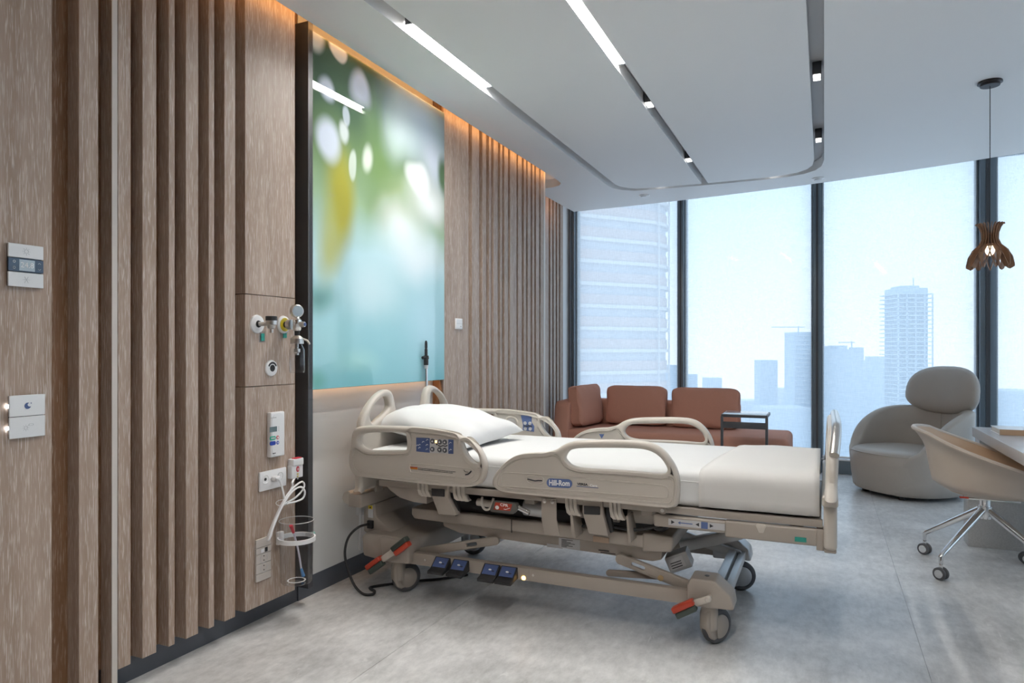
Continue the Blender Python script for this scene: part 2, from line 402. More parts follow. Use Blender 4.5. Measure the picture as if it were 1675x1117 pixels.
def text(name, body, size, fn, m, parent, bold=0.0, label=None, align='CENTER'):
    cd = bpy.data.curves.new('tmp', 'FONT'); cd.body = body; cd.size = size; cd.align_x = align; cd.align_y = 'CENTER'
    cd.extrude = 0.0004; cd.offset = bold; cd.resolution_u = 3
    return mapped(name, curve_mesh(cd), fn, m, parent, label)
def on_y(x0, z0, y, slope=0.0):                       # flat print on a face that looks towards -y
    return lambda a, b, c: (x0 + a, y - c, z0 + b + slope * a)
def on_x(y0, z0, x):                                  # flat print on a face that looks towards +x
    return lambda a, b, c: (x + c, y0 + a, z0 + b)
def copy_tree(o, parent=None, dloc=None):
    c = o.copy(); COL.objects.link(c)
    if parent is not None: c.parent = parent
    if dloc is not None: c.location = dloc
    for ch in list(o.children): copy_tree(ch, c)
    return c

# ------------------------------------------------------------------ room shell
ZC = 2.82                      # ceiling
YB, XR = -3.2, 6.2             # back wall, right wall
def yfac(x): return 7.90 - 0.012 * (x + 0.4) - 0.0085 * (x + 0.4) ** 2     # gently curved glass front

fl = MB().box(-0.6, XR, YB, 8.25, -0.10, -0.003).build('floor', PRINTG, kind='structure', smooth=False)
for x0, x1 in ((-0.6, 0.769), (0.771, 2.769), (2.771, 4.769), (4.771, XR)):
    MB().box(x0, x1, YB, 8.25, -0.003, 0.0).build('floor_sheet', FLOORM, fl, smooth=False)

# left wall: backing board, slats, wide panels, niche
wall = MB()
wall.box(-0.25, 0.02, YB, 2.70, 0.10, 3.15).box(-0.25, 0.0, 2.70, 4.06, 0.0, 3.15).box(-0.25, 0.02, 4.06, 5.92, 0.10, 3.15).box(-0.25, -0.02, YB, 5.92, 0, 0.10)
wl_o = wall.build('wall_left', WOODB, kind='structure', smooth=False)
def yat(u, x): return PX(u, HORIZON, x)[0]
FX = 0.08
def slat(u0, u1, x, zb=0.10, base=0.02, m=WOOD, name='slat', y0=None, y1=None):
    a = yat(u0, x) if y0 is None else y0; b = yat(u1, x) if y1 is None else y1
    return MB().box(base, x, a, b, zb, 3.12).build(name, m, wl_o if base > -0.1 else wf_o, bevel=0.0015, seg=1)
slat(0, 85, FX, 0.0, name='panel', y0=YB)
slat(129, 161, FX, 0.0)
slat(183, 192.5, FX, 0.0)
slat(183, 192.5, FX + 0.003, 0.0, base=FX, m=PALEM, name='trim_strip')
for u0, u1 in ((193, 214), (233, 256), (276, 286), (304, 324.5), (341.5, 350.6), (367, 385)): slat(u0, u1, FX)
# wide panel in three boards
for z0, z1 in ((0.10, 1.087), (1.090, 1.497), (1.500, 3.12)):
    MB().box(0.02, FX, yat(401, FX), yat(482.4, FX), z0, z1).build('panel', WOOD, wl_o, bevel=0.0012, seg=1)
slat(728, 766.6, FX, y0=4.06, name='panel')
for u0, u1 in ((772, 784), (789, 795.4), (800, 803.4), (807.5, 814.5), (818.3, 821.5), (825, 831), (834.5, 845), (847.6, 853.6), (857, 860.6), (863.4, 868), (871, 874), (877, 882), (884.4, 889)): slat(u0, u1, FX)
MB().box(-0.40, FX, 5.885, 5.925, 0.0, 3.12).build('end_panel', PALEM, wl_o, bevel=0.0015, seg=1)
# niche behind the bed
MB().box(0.0, 0.006, 2.735, 4.055, 0.10, 3.12).build('niche_panel', NICHE, wl_o, smooth=False)
MB().box(0.0, 0.075, 4.045, 4.06, 0.0, 3.12).build('niche_reveal', WOODB, wl_o, smooth=False)
MB().box(0.0, 0.10, 2.70, 2.735, 0.085, 2.86).build('niche_fin', DARKM, wl_o, bevel=0.001, seg=1)
sk = MB().box(-0.02, 0.008, 2.735, 4.045, 0, 0.10).box(-0.02, 0.002, yat(193, FX), 2.735, 0, 0.10).box(-0.02, 0.002, 4.06, 5.92, 0, 0.10).build('baseboard_left', SKIRT, kind='structure', smooth=False)
# recessed far part of the left wall
FX2 = -0.40
wf_o = MB().box(-0.60, FX2 - 0.05, 5.92, 8.0, 0, 3.15).build('wall_left_recess', WOODB, kind='structure', smooth=False)
for u0, u1 in ((886, 897.5), (900.3, 903.4), (905.8, 909), (911.4, 914.2), (916.5, 921)): slat(u0, u1, FX2, 0.0, base=FX2 - 0.05)
MB().box(FX2 - 0.05, FX2, yat(921, FX2), 8.0, 0, 3.12).build('corner_panel', WHITE, wf_o, smooth=False)
# unseen walls that close the room
MB().box(-0.6, XR, YB - 0.15, YB, 0, 3.15).build('wall_back', WOODB, kind='structure', smooth=False)
wr_o = MB().box(XR, XR + 0.15, YB, 2.4, 0, 3.15).box(XR, XR + 0.15, 7.3, 8.1, 0, 3.15).build('wall_right', WHITE, kind='structure', smooth=False)
# added glazing on the unseen right side, made up to light the slatted wall
ys_ = [2.4, 4.04, 5.68, 7.3]
for i in range(3):
    a, b = ys_[i], ys_[i + 1]
    wr = bpy.data.objects.new('window_%d' % (i + 6), None); wr.empty_display_size = 0.05; place(wr, None, (XR, (a + b) / 2, 0)); tag(wr, kind='structure')
    MB().box(XR, XR + 0.10, a, b, 0, 0.135).build('bottom_rail', FRAMEM, wr, bevel=0.003)
    MB().box(XR, XR + 0.10, a, b, 3.05, 3.15).build('head_rail', FRAMEM, wr, bevel=0.003)
    MB().box(XR - 0.02, XR + 0.14, a - 0.04, a + 0.04, 0, 3.15).build('mullion', FRAMEM, wr, bevel=0.003)
    MB().box(XR + 0.115, XR + 0.125, a, b, 0.06, 3.15).build('pane', GLASS, wr, smooth=False)
    MB().add([(XR + 0.03, a + 0.05, 0.165), (XR + 0.03, b - 0.05, 0.165), (XR + 0.03, b - 0.05, 3.06), (XR + 0.03, a + 0.05, 3.06)], [(0, 1, 2, 3)]).build('screen', BLIND, wr, smooth=False)

# ------------------------------------------------------------------ ceiling with light grooves
XG = ((0.515, 0.595), (1.345, 1.405), (2.325, 2.40))     # left, middle, right groove
YG0, YG1 = -1.6, 6.72
edge = [(x, 7.50 - 0.048 * (x + 0.29) - 0.0305 * (x + 0.29) ** 2 - 0.0035 * max(0, x - 1.2) ** 3) for x in [-0.19 + i * 0.4 for i in range(17)]]
edge[-1] = (XR, edge[-1][1])
outer = [(0.155, YB), (XR, YB)] + [(x, y) for x, y in reversed(edge)]
slot_end = [(-0.19, 6.30), (-0.10, 6.30), (0.02, 6.285), (0.10, 6.24), (0.145, 6.16), (0.155, 6.05)]
outer = outer + slot_end
def ring_outline():
    # outer outline of the groove loop (rounded far corners, gently bowed far side)
    xl, xr = XG[0][0], XG[2][1]
    o = [(xl, YG0)] + [(xr, YG0)]
    o += [(xr, 6.30), (xr - 0.02, 6.50), (xr - 0.07, 6.63), (xr - 0.16, 6.72), (xr - 0.30, 6.775), (1.9, 6.80), (1.4, 6.80), (0.95, 6.78), (0.70, 6.75), (xl + 0.08, 6.68), (xl + 0.02, 6.58), (xl, 6.45)]
    return o
def inner_outline(xa, xb, left, right):
    o = [(xa, YG0 + 0.07), (xb, YG0 + 0.07)]
    if right: o += [(xb, 6.26), (xb - 0.015, 6.44), (xb - 0.06, 6.56), (xb - 0.14, 6.65), (xb - 0.27, 6.70), (1.9, 6.72), (xa, 6.725)]
    else: o += [(xb, 6.725), (0.98, 6.705), (0.74, 6.67), (xa + 0.07, 6.60), (xa + 0.02, 6.52), (xa, 6.42)]
    return o
plate('ceiling', [outer, ring_outline(), ], lambda a, b, c: (a, b, ZC + 0.04 + c), 0.08, CEIL, None, kind='structure')
ceil = bpy.data.objects['ceiling']
for nm, lo in (('ceiling_island', inner_outline(XG[0][1], XG[1][0], True, False)), ('ceiling_island', inner_outline(XG[1][1], XG[2][0], False, True))):
    plate(nm, [lo], lambda a, b, c: (a, b, ZC + 0.04 + c), 0.08, CEIL, ceil)
GROOVE = mat('groove_grey', (0.55, 0.55, 0.56), 0.5, var=0.02)
MB().box(0.3, 2.7, YG0 - 0.2, 7.0, ZC + 0.085, ZC + 0.11).build('groove_back', GROOVE, ceil, smooth=False)
MB().box(-0.7, XR, YB, 8.2, 3.15, 3.25).build('ceiling_slab', CEIL, ceil, smooth=False)
# warm strips in the slot along the wall
cv = MB().box(0.146, 0.1545, -1.0, 6.04, ZC + 0.040, ZC + 0.060).build('cove_light', COVE); tag(cv, 'long warm orange light strip hidden in the ceiling slot above the slatted wall', 'light strip')
cv = MB().box(-0.199, -0.1905, 6.32, 7.4, ZC + 0.040, ZC + 0.060).build('cove_light', COVE); tag(cv, 'short warm light strip in the ceiling slot above the recessed corner wall', 'light strip')

def linear_light(xa, xb, y0, y1, label):
    t = thing('linear_light', ((xa + xb) / 2, (y0 + y1) / 2, ZC + 0.055), label, 'ceiling light', 'linear ceiling lights')
    MB().box(xa + 0.004, xb - 0.004, y0, y1, ZC + 0.045, ZC + 0.083).build('housing', WHITE, t, smooth=False)
    MB().box(xa + 0.010, xb - 0.010, y0 + 0.004, y1 - 0.004, ZC + 0.030, ZC + 0.0445).build('diffuser', LED, t, bevel=0.002, seg=1)
    for yy in (y0 - 0.012, y1): MB().box(xa + 0.006, xb - 0.006, yy, yy + 0.012, ZC + 0.028, ZC + 0.08).build('end_cap', DARKM, t, smooth=False)
linear_light(XG[0][0], XG[0][1], 2.92, 3.80, 'lit linear light in the ceiling groove nearest the picture')
linear_light(XG[1][0], XG[1][1], 2.30, 3.80, 'lit linear light in the middle ceiling groove')
linear_light(XG[2][0], XG[2][1], -0.5, 1.4, 'added unseen linear light in the right ceiling groove above the viewpoint')  # extra light added out of frame to brighten the room

def spot(x, y, label):
    t = thing('track_spotlight', (x, y, ZC - 0.01), label, 'spotlight', 'spotlights in the ceiling grooves')
    MB().box(x - 0.024, x + 0.024, y - 0.05, y + 0.05, ZC + 0.012, ZC + 0.083).build('body', DARKM, t, bevel=0.003)
    MB().box(x - 0.020, x + 0.020, y - 0.045, y + 0.045, ZC + 0.004, ZC + 0.012).build('lens', SPOTGLOW, t, bevel=0.003)
    MB().box(x - 0.021, x + 0.021, y - 0.004, y + 0.004, ZC + 0.0, ZC + 0.0055).build('louvre', STEEL, t, smooth=False)
spot(1.375, 4.45, 'black spotlight in the middle ceiling groove next to the lit strip')
spot(1.375, 5.88, 'black spotlight in the middle ceiling groove nearest the window')
spot(2.362, 4.40, 'black spotlight in the right ceiling groove nearer the viewer')
spot(2.362, 5.72, 'black spotlight in the right ceiling groove nearest the window')
for x, lab in ((0.95, 'small round lit downlight in the far ceiling groove above the sofa'), (1.98, 'small round lit downlight in the far ceiling groove above the sofa end')):
    t = thing('downlight', (x, 6.755, ZC), lab, 'downlight', 'downlights in the far ceiling groove')
    MB().lathe([(0.0, 0.055), (0.028, 0.055), (0.028, 0.085), (0, 0.085)], (x, 6.757, ZC), 20).build('body', WHITE, t)
    MB().lathe([(0.0, 0.046), (0.022, 0.047), (0.026, 0.054), (0, 0.0545)], (x, 6.757, ZC), 20).build('lens', SPOTGLOW, t)
for (x, y), lab in (((0.74, 6.99), 'white round ceiling sensor near the corner above the sofa'), ((2.35, 6.94), 'white round ceiling sensor close to the right groove corner')):
    t = thing('smoke_detector', (x, y, ZC - 0.03), lab, 'smoke detector', 'round sensors on the ceiling')
    MB().lathe([(0, -0.003), (0.05, -0.003), (0.052, -0.010), (0.044, -0.014), (0, -0.014)], (x, y, ZC + 0.003), 24).build('base', WPLAST, t)
    MB().lathe([(0, -0.014), (0.036, -0.014), (0.033, -0.022), (0, -0.024)], (x, y, ZC + 0.003), 24).build('cap', WPLAST, t)

# ------------------------------------------------------------------ window front
def xfac(u):
    y = 7.8
    for _ in range(6):
        x = PY(u, HORIZON, y)[0]; y = yfac(x)
    return x
MX = [FX2 + 0.06, xfac(1114), xfac(1337), xfac(1616), 5.0, XR - 0.05]
MWID = [0.05, 0.062, 0.078, 0.13, 0.12, 0.1]
wparent = []
for i in range(len(MX) - 1):
    xa, xb = MX[i], MX[i + 1]; xm = (xa + xb) / 2
    wroot = bpy.data.objects.new('window_%d' % (i + 1), None); wroot.empty_display_size = 0.05
    place(wroot, None, (xm, yfac(xm), 0)); tag(wroot, kind='structure')
    def along(x, dy): return (x, yfac(x) + dy)
    # sill and head rails follow the straight chord between mullions
    for nm, z0, z1, d0, d1 in (('bottom_rail', 0.0, 0.135, 0.0, 0.10), ('head_rail', 3.05, 3.15, 0.0, 0.10)):
        a, b = along(xa, d0), along(xb, d0); c, d = along(xb, d1), along(xa, d1)
        MB().prism([a, b, c, d], z0, z1, 'z').build(nm, FRAMEM, wroot, bevel=0.003)
    a, b = along(xa, -0.012), along(xb, -0.012); c, d = along(xb, 0.02), along(xa, 0.02)
    MB().prism([a, b, c, d], 0.135, 0.15, 'z').build('sill_ledge', STONE, wroot, bevel=0.002)
    a, b = along(xa, 0.115), along(xb, 0.115); c, d = along(xb, 0.125), along(xa, 0.125)
    MB().prism([a, b, c, d], 0.06, 3.15, 'z').build('pane', GLASS, wroot, smooth=False)
    wparent.append(wroot)
for i, (x, w) in enumerate(zip(MX, MWID)):
    y = yfac(x); par = wparent[min(i, len(wparent) - 1)]
    par = wparent[max(0, min(i, len(wparent) - 1))]
    MB().box(x - w / 2, x + w / 2, y - 0.02, y + 0.14, 0, 3.15).build('mullion', FRAMEM, par, bevel=0.004)
    MB().box(x - w * 0.16, x + w * 0.10, y - 0.028, y - 0.02, 0, 3.15).build('mullion_groove', DARKM, par, smooth=False)
    MB().box(x + w / 2, x + w / 2 + 0.022, y + 0.045, y + 0.14, 0, 3.15).build('glazing_bead', FRAMEM, par, bevel=0.002)
    MB().box(x - w / 2 - 0.022, x - w / 2, y + 0.045, y + 0.14, 0, 3.15).build('glazing_bead', FRAMEM, par, bevel=0.002)
blabels = ['sheer white screen blind in the window bay beside the slatted wall', 'sheer white screen blind in the window bay behind the sofa end and side table',
           'sheer white screen blind in the window bay behind the round armchair', 'sheer white screen blind in the window bay right of the pendant lamp', 'sheer white screen blind in the window bay beyond the desk']
for i in range(len(MX) - 1):
    xa, xb = MX[i] + MWID[i] / 2 + 0.006, MX[i + 1] - MWID[i + 1] / 2 - 0.006; xm = (xa + xb) / 2
    t = thing('roller_blind', (xm, yfac(xm) + 0.04, 0.16), blabels[i], 'roller blind', 'screen blinds at the windows')
    n = 10; vs = []; k = 0.004
    xs = [xa + (xb - xa) * q / n for q in range(n + 1)]
    vs = [(x, yfac(x) + 0.035, z) for x in xs for z in (0.165, 3.06)]
    MB().add(vs, [(2 * q, 2 * q + 2, 2 * q + 3, 2 * q + 1) for q in range(n)]).build('fabric', BLIND, t)
    MB().prism([(xa, yfac(xa) + 0.025), (xb, yfac(xb) + 0.025), (xb, yfac(xb) + 0.045), (xa, yfac(xa) + 0.045)], 0.151, 0.175, 'z').build('bottom_bar', WPLAST, t, bevel=0.003)
    MB().cyl((xa, yfac(xa) + 0.05, 3.09), (xb, yfac(xb) + 0.05, 3.09), 0.03, n=16).build('roller', WPLAST, t)
# ------------------------------------------------------------------ the city outside (real size, real distance; haze painted into the building colours)
GROUND = -130.0
HAZE_CONC = mat('hazed_concrete', (0.62, 0.68, 0.74), 0.8, var=0.08, scale=0.05)  # this and the two facades: distance haze painted in as pale, bluish base colour
HAZE_BLUE = mat('hazed_blue_facade', (0.44, 0.55, 0.66), 0.6, var=0.10, scale=0.06)
HAZE_GREY = mat('hazed_grey_facade', (0.52, 0.61, 0.70), 0.6, var=0.10, scale=0.06)
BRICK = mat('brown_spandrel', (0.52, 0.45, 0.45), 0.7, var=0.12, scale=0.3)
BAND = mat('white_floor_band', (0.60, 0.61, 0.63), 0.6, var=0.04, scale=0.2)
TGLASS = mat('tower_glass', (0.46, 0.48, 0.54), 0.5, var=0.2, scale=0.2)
def far_pt(u, depth):
    # ground-plan point at that depth along the optical axis
    a = (u - CU) / FPX
    return CX + (a * CS - SN) * depth, (a * SN + CS) * depth
def zof(v, depth): return HC - (v - HORIZON) / FPX * depth
def far_building(u0, u1, vtop, depth, m, label, dep=None, steps=(), grid=None, name='far_building'):
    x0, y0 = far_pt(u0, depth); x1, y1 = far_pt(u1, depth)
    w = math.hypot(x1 - x0, y1 - y0); dep = dep or w * 0.9
    nx, ny = -(y1 - y0) / w, (x1 - x0) / w
    zt = zof(vtop, depth)
    t = thing(name, ((x0 + x1) / 2, (y0 + y1) / 2, GROUND), label, 'building', 'towers of the hazy skyline')
    foot = [(x0, y0), (x1, y1), (x1 + nx * dep, y1 + ny * dep), (x0 + nx * dep, y0 + ny * dep)]
    MB().prism(foot, GROUND, zt, 'z').build('body', m, t, smooth=False)
    for a, b, v in steps:
        xa, ya = far_pt(u0 + (u1 - u0) * a, depth); xb, yb = far_pt(u0 + (u1 - u0) * b, depth)
        q = dep * 0.7
        MB().prism([(xa, ya), (xb, yb), (xb + nx * q, yb + ny * q), (xa + nx * q, ya + ny * q)], zt, zof(v, depth), 'z').build('roof_block', m, t, smooth=False)
    if grid:
        zb, n = grid
        h = (zt - zb) / n
        for k in range(n):
            z = zb + k * h
            e_ = 0.02 * w
            MB().prism([(x0 - nx * e_, y0 - ny * e_), (x1 - nx * e_, y1 - ny * e_), (x1 + nx * e_, y1 + ny * e_), (x0 + nx * e_, y0 + ny * e_)], z, z + h * 0.28, 'z').build('floor_band', HAZE_CONC, t, smooth=False)
    return t
far_building(1243, 1272, 589, 900, HAZE_BLUE, 'slim pale blue tower standing alone in the middle window bay', grid=(-60, 14))
far_building(1300, 1348, 543, 800, HAZE_BLUE, 'tall pale tower partly behind the middle mullion', grid=(-70, 18))
far_building(1353, 1413, 571, 760, HAZE_GREY, 'broad pale tower just right of the middle mullion', steps=((0.0, 0.10, 566), (0.30, 0.55, 565), (0.9, 1.0, 568)))
far_building(1423, 1472, 590, 900, HAZE_GREY, 'stepped grey block left of the unfinished tower', steps=((0.15, 0.5, 583),))
far_building(1282, 1330, 636, 980, HAZE_CONC, 'low pale slab block between the slim tower and the mullion')
far_building(1155, 1181, 618, 1000, HAZE_GREY, 'small distant block above the right sofa cushion')
far_building(1128, 1141, 612, 1050, HAZE_GREY, 'narrow distant block right beside the second mullion')
far_building(1090, 1108, 597, 700, HAZE_BLUE, 'narrow block between the curved tower and the second mullion')
far_building(1205, 1262, 656, 1150, HAZE_CONC, 'low hazy block right of the sofa cushions')
far_building(1255, 1330, 668, 600, HAZE_GREY, 'wide low block behind the side table')
far_building(1345, 1440, 626, 1000, HAZE_CONC, 'wide pale block at the foot of the broad tower')
far_building(1440, 1530, 612, 1100, HAZE_CONC, 'wide hazy block at the foot of the unfinished tower')
far_building(1525, 1600, 632, 1200, HAZE_GREY, 'low distant block behind the armchair headrest')
far_building(1630, 1720, 640, 1100, HAZE_CONC, 'low distant block right of the thick mullion')
far_building(1590, 1625, 655, 900, HAZE_GREY, 'low block hidden mostly behind the thick mullion')
# unfinished tower: core, slabs, columns, mast
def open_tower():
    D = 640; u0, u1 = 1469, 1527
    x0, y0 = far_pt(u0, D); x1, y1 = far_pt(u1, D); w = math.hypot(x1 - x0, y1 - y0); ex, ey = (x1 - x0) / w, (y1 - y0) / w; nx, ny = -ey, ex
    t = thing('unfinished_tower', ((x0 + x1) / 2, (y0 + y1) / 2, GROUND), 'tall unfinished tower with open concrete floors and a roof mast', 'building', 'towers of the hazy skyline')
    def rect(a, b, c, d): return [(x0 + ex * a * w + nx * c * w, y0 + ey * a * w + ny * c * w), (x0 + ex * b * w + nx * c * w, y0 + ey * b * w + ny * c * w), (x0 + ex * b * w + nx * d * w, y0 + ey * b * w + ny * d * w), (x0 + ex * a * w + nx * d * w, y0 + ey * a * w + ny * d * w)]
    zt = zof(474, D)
    MB().prism(rect(0.10, 0.90, 0.10, 0.9), GROUND, zof(470, D), 'z').build('core', HAZE_BLUE, t, smooth=False)
    MB().prism(rect(0.22, 0.72, 0.2, 0.8), zof(470, D), zof(466, D), 'z').build('roof_block', HAZE_BLUE, t, smooth=False)
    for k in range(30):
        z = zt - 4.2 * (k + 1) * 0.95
        MB().prism(rect(0.0, 1.0, 0.0, 1.0), z, z + 0.9, 'z').build('floor_slab', HAZE_GREY, t, smooth=False)
    for a in (0.0, 0.24, 0.49, 0.74, 0.97): MB().prism(rect(a, a + 0.03, 0.0, 0.03), GROUND, zt - 4, 'z').build('column', HAZE_GREY, t, smooth=False)
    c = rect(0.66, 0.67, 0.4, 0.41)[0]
    MB().cyl((c[0], c[1], zof(466, D)), (c[0], c[1], zof(452, D)), 0.5, n=8).build('mast', HAZE_BLUE, t)
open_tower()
def crane(u, v0, v1, ua, ub, D, label):
    x, y = far_pt(u, D); t = thing('tower_crane', (x, y, zof(v0, D)), label, 'crane', 'cranes on the skyline')
    MB().box(x - 0.7, x + 0.7, y - 0.7, y + 0.7, zof(v0, D), zof(v1, D)).build('mast', HAZE_GREY, t, smooth=False)
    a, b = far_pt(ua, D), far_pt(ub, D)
    MB().tube([(a[0], a[1], zof(v1 + 2, D)), (b[0], b[1], zof(v1 + 2, D))], 0.55, 6).build('jib', HAZE_GREY, t)
crane(1306, 543, 533, 1262, 1316, 800, 'thin tower crane on top of the tall pale tower')
crane(1393, 571, 558, 1372, 1398, 760, 'small crane on the roof of the broad pale tower')
# near tower with floor bands and a rounded corner (left bay)
def band_tower():
    A = Vector(far_pt(800, 108)); B = Vector(far_pt(1058, 122)); d = (B - A).normalized(); nrm = Vector((-d.y, d.x))
    R = 9.0; path = [A - d * 20, A + (B - A) * 0.5, B]
    for k in range(1, 9):
        a = k / 8 * math.radians(95)
        path.append(B + d * (R * math.sin(a)) + nrm * (R * (1 - math.cos(a))))
    last = path[-1]; path += [last + nrm * 30, A - d * 20 + nrm * 40]
    t = thing('banded_tower', (B.x, B.y, GROUND), 'tall brown tower with white floor bands and a rounded corner in the first window bay', 'building')
    cen = sum(path, Vector((0, 0))) / len(path)
    def foot(off): return [tuple(p + (p - cen).normalized() * off) for p in path]
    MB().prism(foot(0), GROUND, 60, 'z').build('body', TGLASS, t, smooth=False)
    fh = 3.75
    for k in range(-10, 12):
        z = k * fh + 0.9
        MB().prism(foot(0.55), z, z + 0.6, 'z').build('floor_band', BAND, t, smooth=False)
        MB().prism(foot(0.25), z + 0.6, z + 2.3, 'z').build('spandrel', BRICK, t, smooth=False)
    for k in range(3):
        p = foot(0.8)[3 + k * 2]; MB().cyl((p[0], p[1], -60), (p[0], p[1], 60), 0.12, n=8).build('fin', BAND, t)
band_tower()
gp = MB().box(-900, 1700, 150, 1500, GROUND - 2, GROUND).build('city_ground', HAZE_CONC, kind='structure', smooth=False)
# ------------------------------------------------------------------ picture
def picture_mat():
    m = bpy.data.materials.new('leaf_print'); m.use_nodes = True; MATS['leaf_print'] = m
    n, l = m.node_tree.nodes, m.node_tree.links; b = n['Principled BSDF']
    tc = n.new('ShaderNodeTexCoord'); wp = N(n, 'ShaderNodeTexNoise', Scale=2.2, Detail=2.0); l.new(tc.outputs['Generated'], wp.inputs['Vector'])
    sub = n.new('ShaderNodeVectorMath'); sub.operation = 'SUBTRACT'; sub.inputs[1].default_value = (0.5, 0.5, 0.5); l.new(wp.outputs['Color'], sub.inputs[0])
    sc = n.new('ShaderNodeVectorMath'); sc.operation = 'SCALE'; sc.inputs['Scale'].default_value = 0.16; l.new(sub.outputs[0], sc.inputs[0])
    ad = n.new('ShaderNodeVectorMath'); ad.operation = 'ADD'; l.new(tc.outputs['Generated'], ad.inputs[0]); l.new(sc.outputs[0], ad.inputs[1])
    sep = n.new('ShaderNodeSeparateXYZ'); l.new(ad.outputs[0], sep.inputs[0])
    ramp = n.new('ShaderNodeValToRGB'); l.new(sep.outputs['Z'], ramp.inputs[0]); cr = ramp.color_ramp
    stops = ((0.0, (0.22, 0.52, 0.58)), (0.18, (0.32, 0.60, 0.66)), (0.40, (0.46, 0.68, 0.72)), (0.54, (0.34, 0.48, 0.32)), (0.70, (0.14, 0.22, 0.11)), (1.0, (0.05, 0.09, 0.05)))
    cr.elements[0].position, cr.elements[0].color = stops[0][0], stops[0][1] + (1,)
    cr.elements[1].position, cr.elements[1].color = stops[-1][0], stops[-1][1] + (1,)
    for p, c in stops[1:-1]: q = cr.elements.new(p); q.color = c + (1,)
    cur = ramp.outputs[0]
    def blob(cy, cz, ry, rz, rot, col, amt, soft=1.0):
        nonlocal cur
        mp = n.new('ShaderNodeMapping'); mp.vector_type = 'TEXTURE'
        mp.inputs['Location'].default_value = (0.5, cy, cz); mp.inputs['Rotation'].default_value = (math.radians(rot), 0, 0); mp.inputs['Scale'].default_value = (50, ry, rz)
        l.new(ad.outputs[0], mp.inputs['Vector'])
        ln = n.new('ShaderNodeVectorMath'); ln.operation = 'LENGTH'; l.new(mp.outputs[0], ln.inputs[0])
        mr = n.new('ShaderNodeMapRange'); mr.interpolation_type = 'SMOOTHSTEP'
        mr.inputs['From Min'].default_value = 1.0; mr.inputs['From Max'].default_value = 1.0 - soft; mr.inputs['To Max'].default_value = amt
        l.new(ln.outputs['Value'], mr.inputs['Value'])
        mx = n.new('ShaderNodeMix'); mx.data_type = 'RGBA'; mx.inputs['B'].default_value = col + (1,)
        l.new(mr.outputs[0], mx.inputs['Factor']); l.new(cur, mx.inputs['A']); cur = mx.outputs['Result']
    DG = (0.045, 0.085, 0.05); MG = (0.18, 0.28, 0.12); YG = (0.42, 0.42, 0.08); LV = (0.62, 0.68, 0.80); WH = (0.86, 0.90, 0.90); BL = (0.55, 0.70, 0.84); AQ = (0.42, 0.70, 0.72)
    for a in ((0.08, 0.98, 0.52, 0.20, 0, DG, 1.0, 0.55), (0.26, 0.82, 0.30, 0.20, 20, DG, 0.95, 0.6), (0.10, 0.76, 0.30, 0.18, 0, DG, 0.95, 0.6), (0.44, 0.80, 0.16, 0.14, -30, (0.09, 0.15, 0.08), 0.85, 0.7), (0.15, 0.66, 0.30, 0.20, 0, MG, 0.85), (0.46, 0.66, 0.24, 0.20, -25, (0.12, 0.20, 0.07), 0.85),
              (0.45, 0.56, 0.24, 0.12, 10, MG, 0.7), (0.62, 0.60, 0.22, 0.12, 0, (0.30, 0.38, 0.18), 0.55), (0.17, 0.55, 0.14, 0.22, -8, (0.36, 0.34, 0.05), 1.0, 0.8), (0.10, 0.42, 0.11, 0.16, 0, YG, 0.8),
              (0.78, 0.92, 0.42, 0.22, 0, BL, 0.8), (0.62, 0.84, 0.22, 0.16, 30, (0.60, 0.72, 0.74), 0.75), (0.90, 0.78, 0.26, 0.16, 0, LV, 0.8), (1.0, 0.75, 0.09, 0.12, 15, (0.07, 0.13, 0.06), 1.0, 0.6), (1.0, 0.62, 0.10, 0.08, 0, MG, 0.5),
              (0.85, 0.64, 0.26, 0.12, 0, WH, 0.95), (0.62, 0.52, 0.26, 0.12, 0, WH, 0.75), (0.75, 0.44, 0.40, 0.14, 0, (0.80, 0.88, 0.92), 0.8), (0.06, 0.27, 0.16, 0.08, 0, (0.05, 0.20, 0.14), 0.75), (0.10, 0.14, 0.30, 0.16, 0, AQ, 0.5),
              (0.40, 0.30, 0.30, 0.14, 0, (0.66, 0.82, 0.86), 0.6), (0.85, 0.20, 0.35, 0.25, 0, (0.50, 0.74, 0.86), 0.6), (0.03, 0.03, 0.12, 0.05, 0, (0.10, 0.32, 0.22), 0.6), (0.30, 0.08, 0.2, 0.06, 0, (0.40, 0.70, 0.66), 0.6)): blob(*a)
    for a in ((0.05, 0.985, 0.06, 0.05, 0, WH, 0.6, 0.6), (0.17, 0.99, 0.06, 0.03, 0, WH, 0.7, 0.35), (0.32, 0.90, 0.10, 0.065, -25, LV, 0.95, 0.6), (0.10, 0.86, 0.06, 0.05, 10, LV, 0.8, 0.6), (0.22, 0.82, 0.03, 0.04, 0, LV, 0.6, 0.4),
              (0.10, 0.70, 0.10, 0.09, 5, LV, 0.9, 0.6), (0.20, 0.76, 0.045, 0.05, 0, (0.70, 0.76, 0.78), 0.75, 0.6), (0.26, 0.66, 0.035, 0.06, -12, (0.60, 0.68, 0.62), 0.8, 0.4), (0.37, 0.69, 0.05, 0.06, -10, (0.72, 0.78, 0.70), 0.75, 0.7), (0.75, 0.70, 0.12, 0.07, 0, WH, 0.7, 0.5)): blob(*a)
    l.new(cur, b.inputs['Base Color'])
    b.inputs['Specular IOR Level'].default_value = 0.0; b.inputs['Roughness'].default_value = 0.6; b.inputs['Coat Weight'].default_value = 1.0; b.inputs['Coat Roughness'].default_value = 0.012; b.inputs['Coat IOR'].default_value = 1.5
    return m
py0, py1, pz0, pz1 = yat(505, 0.10), yat(727.5, 0.10), 1.055, 2.83
t = thing('wall_picture', (0.06, (py0 + py1) / 2, pz0), 'tall glossy picture of blurred green leaves and pale blue light above the bed', 'picture')
